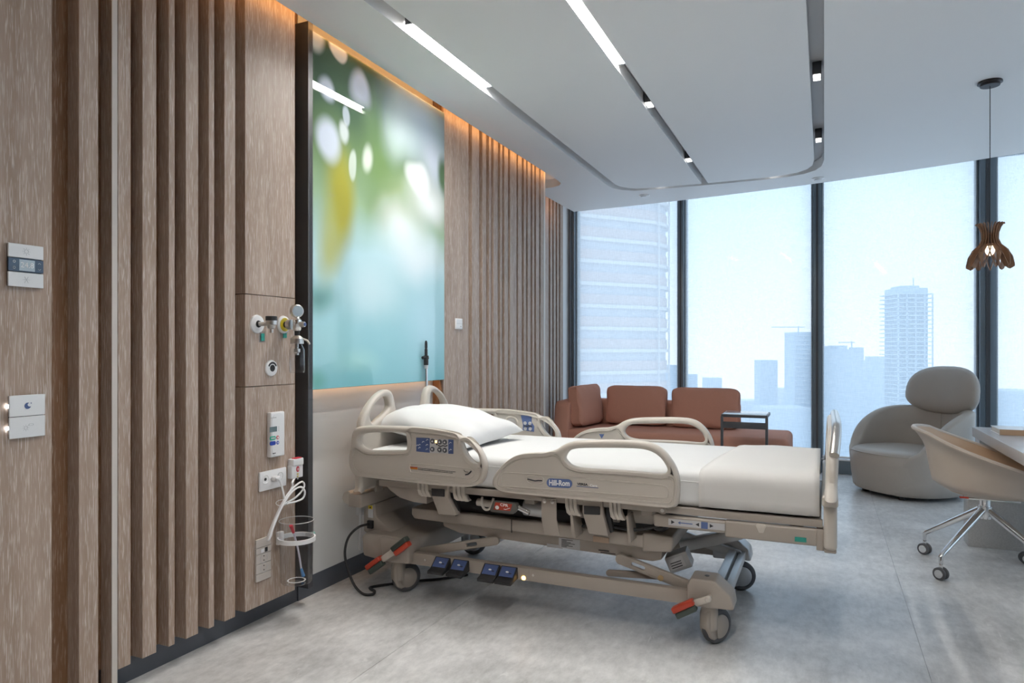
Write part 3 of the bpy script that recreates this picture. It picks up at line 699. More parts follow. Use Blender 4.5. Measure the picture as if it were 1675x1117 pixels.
MB().box(0.050, 0.094, py0, py1, pz0, pz1).box(0.012, 0.05, py0 + 0.05, py1 - 0.05, 1.9, pz1 - 0.05).build('frame', DARKM, t, smooth=False)
MB().box(0.0945, 0.10, py0 + 0.004, py1 - 0.006, pz0 + 0.002, pz1 - 0.006).build('print', picture_mat(), t, smooth=False)
c = MB().box(0.020, 0.035, py0 + 0.05, py1 - 0.05, pz0 + 0.045, pz0 + 0.055).build('under_picture_light', COVE2); tag(c, 'slim warm light strip under the lower edge of the picture', 'light strip')

# ------------------------------------------------------------------ hospital bed
YN, YF = 2.92, 3.92                       # planes of the near and far side rails
YC = (YN + YF) / 2
bed = thing('hospital_bed', (1.25, YC, 0.0), 'warm grey electric hospital bed with raised side rails on castors', 'hospital bed')
def tr(pts, s, ox, oy): return [(ox + a / s, oy + b / s) for a, b in pts]
C1 = lambda pts: tr(pts, 3.988, 560, 620)
C2 = lambda pts: tr(pts, 3.988, 780, 660)
def toxz(px, y=YN): return [PY(u, v, y) for u, v in px]
H_out = smooth_loop(toxz(C1([(62, 560), (64, 470), (70, 380), (84, 332), (115, 311), (200, 303), (350, 305), (500, 312), (600, 325), (700, 345), (800, 377), (870, 422), (918, 475), (942, 535), (946, 590), (935, 640), (912, 677), (880, 694), (840, 697), (700, 690), (600, 682), (430, 662), (250, 645), (170, 635), (108, 622), (76, 598)])))
H_h1 = smooth_loop(toxz(C1([(122, 385), (158, 354), (250, 346), (340, 347), (412, 352), (440, 374), (448, 410), (440, 442), (415, 461), (340, 463), (260, 464), (195, 464), (148, 446), (124, 418)])))
H_h2 = smooth_loop(toxz(C1([(790, 415), (808, 402), (830, 408), (858, 438), (886, 480), (901, 520), (897, 546), (872, 549), (840, 522), (806, 474), (792, 440)])))
H_in = smooth_loop(toxz(C1([(84, 480), (96, 458), (122, 470), (160, 490), (210, 495), (330, 494), (430, 490), (455, 465), (458, 400), (454, 355), (475, 336), (600, 348), (728, 370), (755, 390), (768, 440), (800, 512), (850, 562), (893, 575), (905, 600), (897, 645), (866, 668), (800, 674), (600, 660), (430, 641), (250, 622), (135, 608), (95, 588), (80, 540)])))
M_out = smooth_loop(toxz(C2([(108, 505), (122, 462), (168, 402), (230, 352), (300, 327), (390, 318), (450, 316), (520, 298), (570, 268), (625, 247), (700, 238), (850, 235), (1000, 238), (1110, 248), (1185, 274), (1245, 325), (1290, 390), (1315, 450), (1326, 520), (1323, 620), (1312, 660), (1290, 674), (1250, 672), (1100, 656), (900, 637), (700, 622), (500, 603), (300, 586), (200, 574), (145, 557), (115, 535)])))
M_h = smooth_loop(toxz(C2([(584, 355), (598, 318), (630, 297), (700, 289), (850, 288), (1000, 290), (1090, 297), (1152, 316), (1202, 352), (1236, 400), (1246, 432), (1232, 452), (1195, 455), (1050, 441), (900, 430), (720, 421), (645, 407), (605, 387)])))
M_in = smooth_loop(toxz(C2([(146, 508), (170, 450), (215, 400), (285, 358), (390, 346), (450, 346), (505, 335), (540, 350), (572, 395), (625, 438), (720, 455), (900, 463), (1060, 474), (1200, 486), (1268, 484), (1285, 520), (1282, 600), (1262, 642), (1200, 642), (1050, 628), (900, 612), (700, 596), (500, 578), (300, 560), (200, 548), (155, 532)])))
def yplane(y): return lambda a, b, c: (a, y + c, b)
def mirror_rail(o):                     # far rail: same outline in the far plane
    return o
def rim_tube(name, loop, y, r, parent, m=PLASTIC):
    return MB().tube([(p[0], y, p[1]) for p in loop], r, 6, closed=True).build(name, m, parent)
def siderail(y, out, holes, inner, near):
    r = plate('side_rail', [out] + holes + [inner], yplane(y), 0.046, PLASTIC, bed, bevel=0.017, res=4)
    plate('rail_panel', [[(p[0], p[1]) for p in inner]], yplane(y), 0.030, PLASTIC, r, bevel=0.0)
    rim_tube('panel_seam', inner, y - 0.0155, 0.0034, r)
    return r
rH = siderail(YN, H_out, [H_h1, H_h2], H_in, True)
rM = siderail(YN, M_out, [M_h], M_in, True)
dz = 0.010
def shift(lp): return [(a, b + dz) for a, b in lp]
fH = siderail(YF, shift(H_out), [shift(H_h1), shift(H_h2)], shift(H_in), False)
fM = siderail(YF, shift(M_out), [shift(M_h)], shift(M_in), False)
# details printed and fitted on the near head rail
YFACE = YN - 0.0155
def quad_plate(name, px, y0, y1, m, parent, bevel=0.0, label=None):
    return MB().prism([PY(u, v, YFACE) for u, v in px], y0, y1).build(name, m, parent, bevel=bevel, label=label)
C7 = lambda pts: tr(pts, 8.375, 660, 700)
quad_plate('control_panel', C7([(176, 130), (362, 139), (362, 338), (178, 320)]), YFACE - 0.0016, YFACE, NAVY, rH, label='blue control panel with white symbols')
quad_plate('control_panel', C7([(362, 139), (616, 155), (616, 352), (362, 338)]), YFACE - 0.0016, YFACE, PRINTG, rH)
quad_plate('control_panel', C7([(616, 155), (686, 162), (684, 354), (616, 352)]), YFACE - 0.0016, YFACE, NAVY, rH)
BTN = mat('button_grey', (0.10, 0.105, 0.12), 0.3, var=0.1)
for cx_, cy_, up in ((400, 180, 1), (498, 190, 1), (568, 193, 1), (398, 290, 0), (497, 298, 0), (568, 304, 0)):
    (x, z), = toxz(C7([(cx_, cy_)]), YFACE)
    MB().cyl((x, YFACE - 0.0016, z), (x, YFACE - 0.005, z), 0.0125, 0.011, 18).build('button', BTN, rH)
    s_ = 1 if up else -1
    MB().prism([(x - 0.005, z - 0.004 * s_), (x + 0.005, z - 0.004 * s_), (x, z + 0.006 * s_)], YFACE - 0.0056, YFACE - 0.005).build('button_arrow', PRINTW, rH)
for cx_, cy_ in ((272, 192), (328, 165), (325, 232), (325, 292), (222, 232), (222, 272), (192, 240), (645, 205), (648, 300)):
    (x, z), = toxz(C7([(cx_, cy_)]), YFACE)
    MB().tube([(x - 0.006, YFACE - 0.002, z - 0.003), (x, YFACE - 0.002, z + 0.004), (x + 0.006, YFACE - 0.002, z + 0.001)], 0.0012, 5).build('panel_symbol', PRINTW, rH)
(xa, za), = toxz(C7([(460, 222)]), YFACE)
MB().cyl((xa, YFACE - 0.0016, za), (xa, YFACE - 0.003, za), 0.0045, n=12).build('figure_symbol', INK, rH)
MB().tube([(PY(*p, YFACE)[0], YFACE - 0.0022, PY(*p, YFACE)[1]) for p in C7([(478, 236), (510, 252), (545, 240), (575, 250), (606, 238)])], 0.0026, 6).build('figure_symbol', INK, rH)
(x, z), = toxz(C7([(449, 186)]), YFACE); MB().box(x - 0.004, x + 0.004, YFACE - 0.003, YFACE - 0.0016, z - 0.005, z + 0.005).build('status_lamp', AMBER, rH)
quad_plate('warning_label', C7([(93, 530), (192, 538), (192, 568), (97, 560)]), YFACE - 0.0012, YFACE, ORANGE, rH, label='orange and red warning label')
quad_plate('warning_label', C7([(93, 528), (192, 536), (192, 548), (93, 541)]), YFACE - 0.0016, YFACE, RED, rH)
for k in range(26):
    for row, (ya, ys) in enumerate(((548, 0.105), (568, 0.105))):
        if row == 1 and k > 23: continue
        u = 200 + k * 20; w = 14 + (k * 7 % 5)
        quad_plate('warning_print', C7([(u, ya + (u - 200) * ys - 4), (u + w, ya + (u + w - 200) * ys - 4), (u + w, ya + (u + w - 200) * ys + 4), (u, ya + (u - 200) * ys + 4)]), YFACE - 0.0006, YFACE, INK, rH)
MB().tube([(PY(*p, YFACE)[0], YFACE - 0.001, PY(*p, YFACE)[1]) for p in C7([(850, 640), (885, 632), (912, 612), (930, 588)])], 0.0035, 6).build('angle_symbol', INK, rH)
MB().tube([(PY(*p, YFACE)[0], YFACE - 0.001, PY(*p, YFACE)[1]) for p in C7([(828, 572), (845, 600), (885, 604)])], 0.0012, 5).build('angle_symbol', INK, rH)
rim_tube('label_rim', smooth_loop(toxz(C7([(92, 500), (150, 490), (500, 512), (780, 545), (920, 560), (968, 610), (950, 660), (900, 690), (780, 680), (500, 645), (150, 612), (95, 590)]), YFACE)), YFACE, 0.0026, rH)
for cx_, cy_ in ((400, 95), (150, 90), (730, 150), (790, 445), (1010, 598), (855, 700), (140, 322), (18, 405), (85, 630)):
    (x, z), = toxz(C7([(cx_, cy_)]), YFACE); MB().cyl((x, YFACE - 0.0008, z), (x, YFACE, z), 0.0045, n=12).build('screw_cap', PLASTIC, rH)
# details on the near middle rail
pill = toxz(C2([(465, 486), (628, 494), (628, 546), (467, 536)]))
pc = [sum(p[k] for p in pill) / 4 for k in (0, 1)]
sl = (pill[1][1] - pill[0][1]) / (pill[1][0] - pill[0][0])
lf = lambda a, b, c: (pc[0] + a, YFACE - 0.0008 + c, pc[1] + b + sl * a)
plate('name_badge', [capsule(-0.060, 0.060, -0.0195, 0.0195, 0.0190)], lf, 0.0016, BLUEPRINT, rM, label='blue oval badge')
text('badge_lettering', 'Hill-Rom', 0.034, lambda a, b, c: (pc[0] + a * 0.80, YFACE - 0.0022 - c, pc[1] + b + sl * a), PRINTW, rM, bold=0.0010, label='white lettering')
(xv, zv), = toxz(C2([(732, 526)]))
text('model_lettering', 'VERSA', 0.0135, lambda a, b, c: (xv - 0.025 + a * 1.25, YFACE - 0.001 - c, zv + b), INK, rM, bold=0.0005)
text('model_lettering', 'Care', 0.0135, lambda a, b, c: (xv + 0.025 + a * 1.25, YFACE - 0.001 - c, zv + b - 0.0015), PRINTW, rM, bold=0.0003)
MB().box(xv - 0.052, xv + 0.047, YFACE - 0.001, YFACE, zv - 0.011, zv - 0.0085).build('model_underline', NAVY, rM)
MB().tube([(PY(*p, YFACE)[0], YFACE - 0.001, PY(*p, YFACE)[1]) for p in C2([(332, 492), (365, 500), (380, 504), (400, 502), (426, 503)])], 0.003, 6).build('level_symbol', INK, rM)
for lp in (C2([(158, 482), (172, 456), (230, 452), (600, 478), (1000, 515), (1210, 535), (1246, 562), (1245, 598), (1215, 614), (1000, 598), (600, 568), (200, 540), (165, 522)]), C2([(322, 490), (335, 474), (380, 474), (425, 482), (436, 502), (425, 522), (380, 525), (335, 515)])):
    rim_tube('panel_ridge', smooth_loop(toxz(lp, YFACE)), YFACE, 0.003, rM)
for cx_, cy_ in ((303, 380), (525, 355), (787, 472), (1013, 492), (1263, 502), (1243, 615), (988, 602), (362, 545), (146, 516)):
    (x, z), = toxz(C2([(cx_, cy_)])); MB().cyl((x, YFACE - 0.0008, z), (x, YFACE, z), 0.0045, n=12).build('screw_cap', PLASTIC, rM)
# inner faces of the far rails
YI = YF - 0.0155
def fpt(u, v, y=YI): return PY(u, v, y)
x, z = fpt(836.5, 692.5)
MB().lathe([(0.0, 0.004), (0.034, 0.004), (0.040, 0.008), (0.046, 0.006), (0.048, 0.0)], (x, YI, z), 28, (0, -1, 0)).build('speaker', PLASTIC, fH, label='round speaker grille')
for k in range(7):
    w = math.sqrt(max(0.0, 0.031 ** 2 - ((k - 3) * 0.0085) ** 2)); MB().box(x - w, x + w, YI - 0.0062, YI - 0.004, z + (k - 3) * 0.0085 - 0.0016, z + (k - 3) * 0.0085 + 0.0016).build('grille_slot', PRINTG, fH)
MB().prism([fpt(852, 679), fpt(870, 680.5), fpt(869.5, 690), fpt(874, 697), fpt(873.5, 706), fpt(855, 703.5), fpt(855.5, 694)], YI - 0.002, YI).build('control_panel', BLUEPRINT, fH, label='blue patient control panel')
for u, v in ((859, 692), (867, 692.5), (859.5, 701), (867.5, 701.5)):
    x, z = fpt(u, v); MB().cyl((x, YI - 0.002, z), (x, YI - 0.005, z), 0.011, 0.009, 14).build('button', PRINTG, fH)
MB().tube([(fpt(u, v)[0], YI - 0.006, fpt(u, v)[1]) for u, v in ((857, 696), (862, 697), (866, 696), (871, 697.5))], 0.003, 5).build('figure_symbol', INK, fH)
for u, v, w in ((820, 714.8, 0.035), (877, 720, 0.035)):
    x, z = fpt(u, v); MB().box(x - w, x + w, YI - 0.010, YI - 0.002, z - 0.008, z + 0.008).build('latch_slot', DARKM, fH)
MB().prism([fpt(980, 709.8), fpt(988.6, 710), fpt(984.3, 717.5)], YI - 0.002, YI).build('level_mark', BLUEPRINT, fM, label='small blue triangle')

# headboard with two horns
hb = [(2.945, 0.55), (2.945, 0.70), (2.952, 0.85), (2.985, 0.925), (3.05, 0.985), (3.115, 1.022), (3.175, 1.037), (3.225, 1.025), (3.252, 0.985), (3.268, 0.935), (3.285, 0.895), (3.315, 0.868), (3.36, 0.86)]
hb_full = hb + [(2 * YC - a, b) for a, b in reversed(hb)] + [(3.88, 0.525), (3.42, 0.52), (2.96, 0.525)]
hole = smooth_loop([(3.035, 0.885), (3.028, 0.915), (3.05, 0.950), (3.10, 0.984), (3.165, 1.0), (3.195, 0.985), (3.205, 0.955), (3.200, 0.935), (3.16, 0.91), (3.10, 0.882), (3.055, 0.868)])
hole2 = [(2 * YC - a, b) for a, b in hole]
headb = plate('headboard', [smooth_loop(hb_full, 3), hole, hole2], lambda a, b, c: (0.212 + c, a, b), 0.048, PLASTIC, bed, bevel=0.019, res=4)
# footboard
fb = [(2.935, 0.66), (2.94, 0.74), (2.965, 0.82), (3.02, 0.895), (3.10, 0.935), (3.2, 0.945), (3.42, 0.945)]
fb_full = smooth_loop(fb + [(2 * YC - a, b) for a, b in reversed(fb[:-1])], 3)
fh1 = smooth_loop([(3.05, 0.83), (3.07, 0.88), (3.14, 0.905), (3.42, 0.91), (3.70, 0.905), (3.77, 0.88), (3.79, 0.83), (3.70, 0.81), (3.42, 0.80), (3.14, 0.81)])
footb = plate('footboard', [fb_full, fh1], lambda a, b, c: (2.422 + c + 0.05 * (b - 0.66), a, b), 0.044, PLASTIC, bed, bevel=0.018, res=4)
MB().box(2.398, 2.446, 2.932, 3.908, 0.480, 0.66).build('lower_panel', PLASTIC, footb, bevel=0.016, seg=4)
MB().box(2.392, 2.450, 2.926, 3.914, 0.648, 0.690).build('collar', PLASTIC, footb, bevel=0.010, seg=3)
MB().tube(smooth_path([(2.436, 2.962, 0.845), (2.441, 3.0, 0.885), (2.445, 3.06, 0.925), (2.446, 3.14, 0.947), (2.446, 3.42, 0.952), (2.446, 3.70, 0.947), (2.445, 3.78, 0.925), (2.441, 3.84, 0.885)]), 0.0185, 12).build('grip', STEEL, footb)
for yy in (2.945, 3.83): MB().box(2.400, 2.444, yy, yy + 0.06, 0.468, 0.485).build('bumper', PLASTIC2, footb, bevel=0.006)

# deck frame under the mattress
deck = MB().box(0.33, 2.395, 2.962, 2.992, 0.560, 0.590).build('deck_rail', PLASTIC2, bed, bevel=0.004)
MB().box(0.33, 2.395, 3.848, 3.878, 0.560, 0.590).build('deck_rail', PLASTIC2, bed, bevel=0.004)
MB().box(0.34, 2.39, 2.992, 3.848, 0.572, 0.588).build('deck_panel', PLASTIC2, bed, bevel=0.002)
for x in (0.42, 1.15, 1.70, 2.30): MB().box(x - 0.025, x + 0.025, 2.99, 3.85, 0.535, 0.573).build('deck_crossbar', PLASTIC2, bed, bevel=0.003)
MB().prism([(0.355, 0.560), (0.385, 0.535), (0.44, 0.505), (0.52, 0.49), (0.60, 0.487), (0.60, 0.56)], 2.985, 3.86).build('back_shell', PLASTIC2, bed, bevel=0.004)
MB().box(2.03, 2.375, 2.950, 2.99, 0.488, 0.555).build('storage_cover', PLASTIC2, bed, bevel=0.008, seg=3)
MB().box(2.372, 2.40, 2.956, 3.02, 0.472, 0.555).build('cover_end', PLASTIC2, bed, bevel=0.004)
MB().prism([(2.155, 0.556), (2.185, 0.556), (2.19, 0.548), (2.178, 0.520), (2.162, 0.520), (2.15, 0.548)], 2.946, 2.951).build('cover_clip', PLASTIC, bed, bevel=0.002)
MB().box(2.295, 2.337, 2.9485, 2.951, 0.501, 0.519).build('barcode_label', TEAL, bed)
MB().box(1.735, 2.035, 2.957, 2.995, 0.500, 0.552).build('foot_bar', PLASTIC2, bed, bevel=0.010, seg=3)
MB().box(1.80, 2.03, 2.9545, 2.958, 0.513, 0.540).build('bar_label', PRINTG, bed, bevel=0.0)
MB().box(1.935, 1.962, 2.953, 2.957, 0.513, 0.540).build('bar_label', BLUEPRINT, bed)
MB().prism([(1.84, 0.527), (1.85, 0.534), (1.85, 0.529), (1.90, 0.529), (1.90, 0.525), (1.85, 0.525), (1.85, 0.520)], 2.9535, 2.957).build('arrow_print', BLUEPRINT, bed)
for sx, xx in ((1, 1.97), (-1, 1.927), (1, 1.812)): MB().prism([(xx, 0.519), (xx, 0.535), (xx + 0.015 * sx, 0.527)], 2.9535, 2.957).build('triangle_print', INK, bed)
MB().cyl((1.775, 2.955, 0.572), (1.775, 2.975, 0.572), 0.018, n=18).build('pivot_boss', PLASTIC2, bed)
MB().cyl((1.775, 2.950, 0.572), (1.775, 2.957, 0.572), 0.008, n=14).build('bolt', STEEL, bed)

# lift frame between deck and base
fr = MB().prism([(0.47, 0.445), (0.468, 0.41), (0.485, 0.388), (1.765, 0.374), (1.78, 0.39), (1.78, 0.436), (0.62, 0.442)], 3.05, 3.79).build('lift_frame', PLASTIC2, bed, bevel=0.008, seg=3)
MB().prism([(1.668, 0.447), (1.800, 0.442), (1.806, 0.425), (1.795, 0.372), (1.668, 0.360)], 3.042, 3.798).build('frame_end', PLASTIC2, fr, bevel=0.010, seg=3)
MB().box(1.03, 1.034, 3.0485, 3.052, 0.376, 0.440).build('frame_seam', INK, fr)
MB().prism([(0.62, 0.385), (0.63, 0.352), (0.72, 0.328), (1.70, 0.306), (1.74, 0.318), (1.745, 0.375)], 3.10, 3.74).build('lower_box', PLASTIC2, bed, bevel=0.006)
MB().box(1.255, 1.36, 3.0975, 3.0995, 0.318, 0.365).build('rating_label', PRINTG, bed)
MB().box(1.195, 1.275, 3.0970, 3.0995, 0.302 + 0.012, 0.330).build('rating_label', PRINTG, bed)
for k in range(7):
    MB().box(1.265 + 0.004, 1.265 + 0.03 + (k * 13 % 5) * 0.010, 3.0965, 3.0978, 0.324 + k * 0.0055, 0.3265 + k * 0.0055).build('label_print', INK, bed)
for u in (0,):
    MB().box(1.45, 1.50, 3.0968, 3.0995, 0.327, 0.331).build('label_print', INK, bed); MB().box(1.46, 1.53, 3.0968, 3.0995, 0.318, 0.321).build('label_print', INK, bed)
MB().box(0.60, 1.72, 3.09, 3.76, 0.442, 0.50).build('mechanism_tray', BLACK, bed, bevel=0.004)
MB().cyl((0.86, 3.03, 0.512), (1.02, 3.03, 0.505), 0.018, n=14).build('air_hose', PLASTIC, bed)
MB().cyl((1.10, 3.06, 0.505), (1.24, 3.06, 0.50), 0.040, n=20).build('motor_housing', GREYM, bed)
MB().cyl((1.60, 3.08, 0.515), (1.74, 3.08, 0.515), 0.038, n=20).build('motor_housing', PLASTIC, bed)
MB().cyl((1.36, 3.06, 0.51), (1.56, 3.06, 0.505), 0.030, n=18).build('motor_housing', PLASTIC2, bed)
MB().cyl((0.64, 3.05, 0.53), (0.78, 3.05, 0.53), 0.026, n=18).build('motor_housing', PLASTIC2, bed)
MB().tube(smooth_path([(0.90, 3.0, 0.545), (0.905, 2.985, 0.515), (0.925, 2.98, 0.492), (0.95, 2.985, 0.50), (0.96, 3.0, 0.545)]), 0.006, 8).build('hose_loop', PLASTIC, bed)
MB().tube(smooth_path([(1.40, 3.02, 0.45), (1.44, 3.01, 0.475), (1.50, 3.02, 0.47), (1.62, 3.02, 0.46), (1.70, 3.02, 0.475), (1.76, 3.02, 0.50)]), 0.008, 8).build('cable', BLACK, bed)
MB().tube(smooth_path([(1.80, 2.99, 0.555), (1.79, 2.98, 0.535), (1.775, 2.985, 0.505), (1.77, 3.0, 0.49)]), 0.0025, 6).build('cable', BLACK, bed)
MB().superell((1.745, 3.06, 0.478), (0.035, 0.04, 0.022)).build('cable_gland', BLACK, bed)

def poly_part(name, px, y0, y1, m, parent=bed, bevel=0.003, ref=None, label=None):
    return MB().prism([PY(u, v, ref or y0) for u, v in px], y0, y1).build(name, m, parent, bevel=bevel, label=label)
# rail supports: bracket, black pad, ribbed sleeves
s1 = poly_part('rail_support', [(704, 790), (732.5, 791), (733, 815), (747, 843), (717, 841), (706.5, 812.5)], 2.945, 2.985, PLASTIC2, ref=2.945)
poly_part('support_pad', [(706, 798.5), (727.7, 800), (727.5, 812.5), (706.5, 811)], 2.940, 2.946, BLACK, s1, ref=2.945)
s2 = poly_part('rail_support', [(952.4, 819.5), (985, 820.5), (986, 842), (995, 877), (963, 872.5), (953.5, 842)], 2.945, 2.985, PLASTIC2, ref=2.945)
poly_part('support_pad', [(955, 826.7), (982, 828.5), (981.8, 842), (955.5, 841)], 2.940, 2.946, BLACK, s2, ref=2.945)
poly_part('support_arm', [(736, 796), (741, 797), (746, 820), (750, 838), (745, 845), (738, 830)], 2.975, 3.0, BLACK, ref=2.975)
poly_part('support_arm', [(990, 824), (994, 825), (1000, 850), (1003, 870), (998, 872), (992, 850)], 2.975, 3.0, BLACK, ref=2.975)
br = poly_part('frame_bracket', [(885, 815.5), (909.4, 817), (910, 850), (916, 876), (891, 874.6), (886, 851)], 2.948, 2.956, PLASTIC2, ref=2.948, bevel=0.001)
for u, v in ((890.6, 819.5), (903.2, 820.8)):
    x, z = PY(u, v, 2.948); MB().lathe([(0, 0.003), (0.006, 0.003), (0.0095, 0.001), (0.0095, 0)], (x, 2.948, z), 16, (0, -1, 0)).build('bolt', STEEL, br)
poly_part('frame_fin', [(932.5, 842), (936, 842), (942, 880), (938, 881), (934, 868)], 2.95, 3.06, PLASTIC2, ref=2.95, bevel=0.001)
poly_part('frame_fin', [(1024, 844), (1027, 845), (1032, 888), (1028, 890), (1026, 870)], 2.95, 3.06, PLASTIC2, ref=2.95, bevel=0.001)
poly_part('end_plate', [(970, 876.5), (996, 880), (996, 889), (970, 886)], 3.046, 3.05, mat('peach_plate', (0.55, 0.40, 0.29), 0.5), ref=3.046, bevel=0.001)
for u0, v0, w, h in ((682, 788, 18, 24), (740, 795, 20, 24), (924, 814, 20, 29), (996, 820, 20, 30)):
    for k in range(3):
        u = u0 + k * w / 3; q = w / 3 * 0.72; vv = v0 + k * 0.8
        poly_part('sleeve_rib', [(u, vv), (u + q, vv), (u + q + 1, vv + h * 0.55), (u + q + 4.5, vv + h * 0.85), (u + q + 8, vv + h), (u + 7, vv + h), (u + 2.5, vv + h * 0.85), (u + 0.5, vv + h * 0.5)], 2.952 + k * 0.001, 2.99, PLASTIC, ref=2.952, bevel=0.002)
cp = poly_part('release_handle', [(806, 819.5), (843, 823.5), (847, 832), (838.5, 841.5), (803, 837.5), (800.5, 834.5)], 2.948, 2.985, mat('handle_grey', (0.12, 0.115, 0.105), 0.5), ref=2.948, bevel=0.005)
poly_part('handle_plate', [(810.5, 821.3), (838, 824.6), (835, 835.6), (807.5, 833.2)], 2.9458, 2.95, RED, cp, ref=2.948, bevel=0.0, label='red emergency plate')
x, z = PY(824.5, 826.3, 2.946); text('handle_lettering', 'CPR', 0.018, lambda a, b, c: (x + a * 1.25, 2.9455 - c, z + b - 0.06 * a), PRINTW, cp, bold=0.0004)
MB().tube([(PY(u, v, 2.945)[0], 2.9455, PY(u, v, 2.945)[1]) for u, v in ((824, 832.5), (827, 833.2), (834, 831))], 0.0014, 5).build('handle_symbol', PRINTW, cp)
x, z = PY(813, 830, 2.945); MB().superell((x, 2.9455, z), (0.010, 0.001, 0.009)).build('handle_symbol', PRINTW, cp)
MB().cyl((PY(848, 830, 2.97)[0], 2.97, PY(848, 830, 2.97)[1]), (PY(866, 839, 2.97)[0], 2.97, PY(866, 839, 2.97)[1]), 0.012, n=12).build('valve', CHROME, bed)

# lift arms (slotted bars), far arms, actuator
def bar(name, p0, p1, w, y0, th, m, slot=None, parent=bed):
    d = Vector((p1[0] - p0[0], p1[1] - p0[1])); L = d.length; d.normalize(); nn = Vector((-d.y, d.x))
    lp = capsule(-w / 2, L + w / 2, -w / 2, w / 2, w / 2 * 0.98)
    loops = [lp] + ([capsule(slot[0], slot[1], -0.009, 0.009, 0.0088)] if slot else [])
    return plate(name, loops, lambda a, b, c: (p0[0] + d.x * a + nn.x * b, y0 + c, p0[1] + d.y * a + nn.y * b), th, m, parent, bevel=0.003, res=1)
bar('lift_arm', (0.93, 0.318), (0.50, 0.212), 0.042, 3.085, 0.022, PLASTIC2, (0.10, 0.165))
bar('lift_arm', (1.56, 0.305), (1.92, 0.210), 0.048, 3.085, 0.022, PLASTIC2, (0.05, 0.115))
bar('lift_strut', (1.50, 0.228), (1.745, 0.245), 0.030, 3.105, 0.016, PLASTIC2)
MB().cyl((1.742, 3.07, 0.246), (1.742, 3.10, 0.246), 0.013, n=16).build('pivot_bolt', mat('brass', (0.50, 0.36, 0.20), 0.35, metal=0.8), bed)
bar('lift_arm', (0.93, 0.318), (0.50, 0.212), 0.042, 3.755, 0.022, PLASTIC2, (0.10, 0.165))
bar('lift_arm', (1.70, 0.29), (2.0, 0.215), 0.045, 3.70, 0.03, GREYM)
MB().cyl((0.93, 3.08, 0.318), (0.93, 3.76, 0.318), 0.018, n=14).build('lift_shaft', GREYM, bed)
MB().cyl((1.56, 3.08, 0.305), (1.56, 3.76, 0.305), 0.018, n=14).build('lift_shaft', GREYM, bed)
MB().obox((1.905, 3.44, 0.345), (0.30, 0.055, 0.055), (0, -0.32, 0)).build('actuator_tube', GREYM, bed, bevel=0.006)
ab = MB().obox((1.80, 3.20, 0.300), (0.105, 0.10, 0.075), (0, -0.42, 0.1)).build('actuator_motor', GREYM, bed, bevel=0.006)
MB().obox((1.795, 3.146, 0.298), (0.075, 0.002, 0.05), (0, -0.42, 0.1)).build('motor_label', PRINTG, ab)
for k in range(4): MB().obox((1.79 + 0.004 * k, 3.1452, 0.312 - 0.010 * k), (0.05, 0.001, 0.004), (0, -0.42, 0.1)).build('motor_print', INK, ab)

# base frame
MB().box(0.46, 1.89, 3.012, 3.052, 0.168, 0.228).build('base_beam', PLASTIC2, bed, bevel=0.004)
MB().box(0.46, 1.89, 3.79, 3.83, 0.168, 0.228).build('base_beam', PLASTIC2, bed, bevel=0.004)
MB().box(1.955, 1.995, 3.05, 3.79, 0.195, 0.235).build('cross_rail', GREYM, bed, bevel=0.004)
MB().box(2.005, 2.035, 3.05, 3.79, 0.185, 0.225).build('cross_rail', GREYM, bed, bevel=0.004)
MB().box(1.02, 1.14, 3.0105, 3.0125, 0.171, 0.226).build('beam_plate', PLASTIC2, bed, bevel=0.001)
for y0, y1 in ((2.985, 3.115), (3.725, 3.855)):
    cc = MB().prism([(1.872, 0.172), (1.872, 0.262), (1.885, 0.290), (1.985, 0.290), (2.052, 0.232), (2.062, 0.178)], y0, y1).build('corner_cover', PLASTIC2 if y0 < 3.2 else GREYM, bed, bevel=0.010, seg=3)
    MB().cyl((1.945, (y0 + y1) / 2, 0.2885), (1.945, (y0 + y1) / 2, 0.2915), 0.010, n=14).build('cover_hole', DARKM, cc)
hc_ = MB().prism([(0.215, 0.185), (0.205, 0.285), (0.235, 0.305), (0.41, 0.305), (0.50, 0.288), (0.505, 0.180), (0.36, 0.166)], 2.985, 3.855).build('head_cover', PLASTIC2, bed, bevel=0.012, seg=3)
MB().prism([(0.325, 0.300), (0.505, 0.290), (0.505, 0.178), (0.345, 0.168)], 2.972, 3.09).build('corner_cover', PLASTIC2, bed, bevel=0.014, seg=3)
MB().prism([(0.165, 0.44), (0.165, 0.29), (0.20, 0.272), (0.345, 0.272), (0.352, 0.300), (0.245, 0.372), (0.238, 0.44)], 3.06, 3.80).build('power_housing', PLASTIC2, bed, bevel=0.006)
MB().box(0.196, 0.226, 3.0575, 3.0605, 0.365, 0.432).build('warning_sticker', PRINTG, bed)
MB().box(0.198, 0.224, 3.0565, 3.058, 0.412, 0.430).build('warning_sticker', YELLOW, bed)
MB().prism([(0.205, 0.415), (0.217, 0.415), (0.211, 0.427)], 3.0558, 3.0568).build('warning_sticker', INK, bed)
MB().box(0.196, 0.230, 3.045, 3.062, 0.310, 0.352).build('power_inlet', BLACK, bed, bevel=0.003)
MB().box(0.150, 0.228, 2.950, 3.890, 0.440, 0.508).build('head_crossbar', PLASTIC2, bed, bevel=0.004)
MB().cyl((0.115, 2.99, 0.475), (0.115, 3.85, 0.475), 0.034, n=22).build('wall_bumper', PLASTIC, bed)
MB().box(0.115, 0.16, 3.02, 3.06, 0.455, 0.495).build('bumper_bracket', PLASTIC2, bed, bevel=0.003)
MB().box(0.115, 0.16, 3.78, 3.82, 0.455, 0.495).build('bumper_bracket', PLASTIC2, bed, bevel=0.003)
MB().box(0.160, 0.190, 3.0, 3.03, 0.385, 0.442).build('pole_socket', GREYM, bed, bevel=0.003)
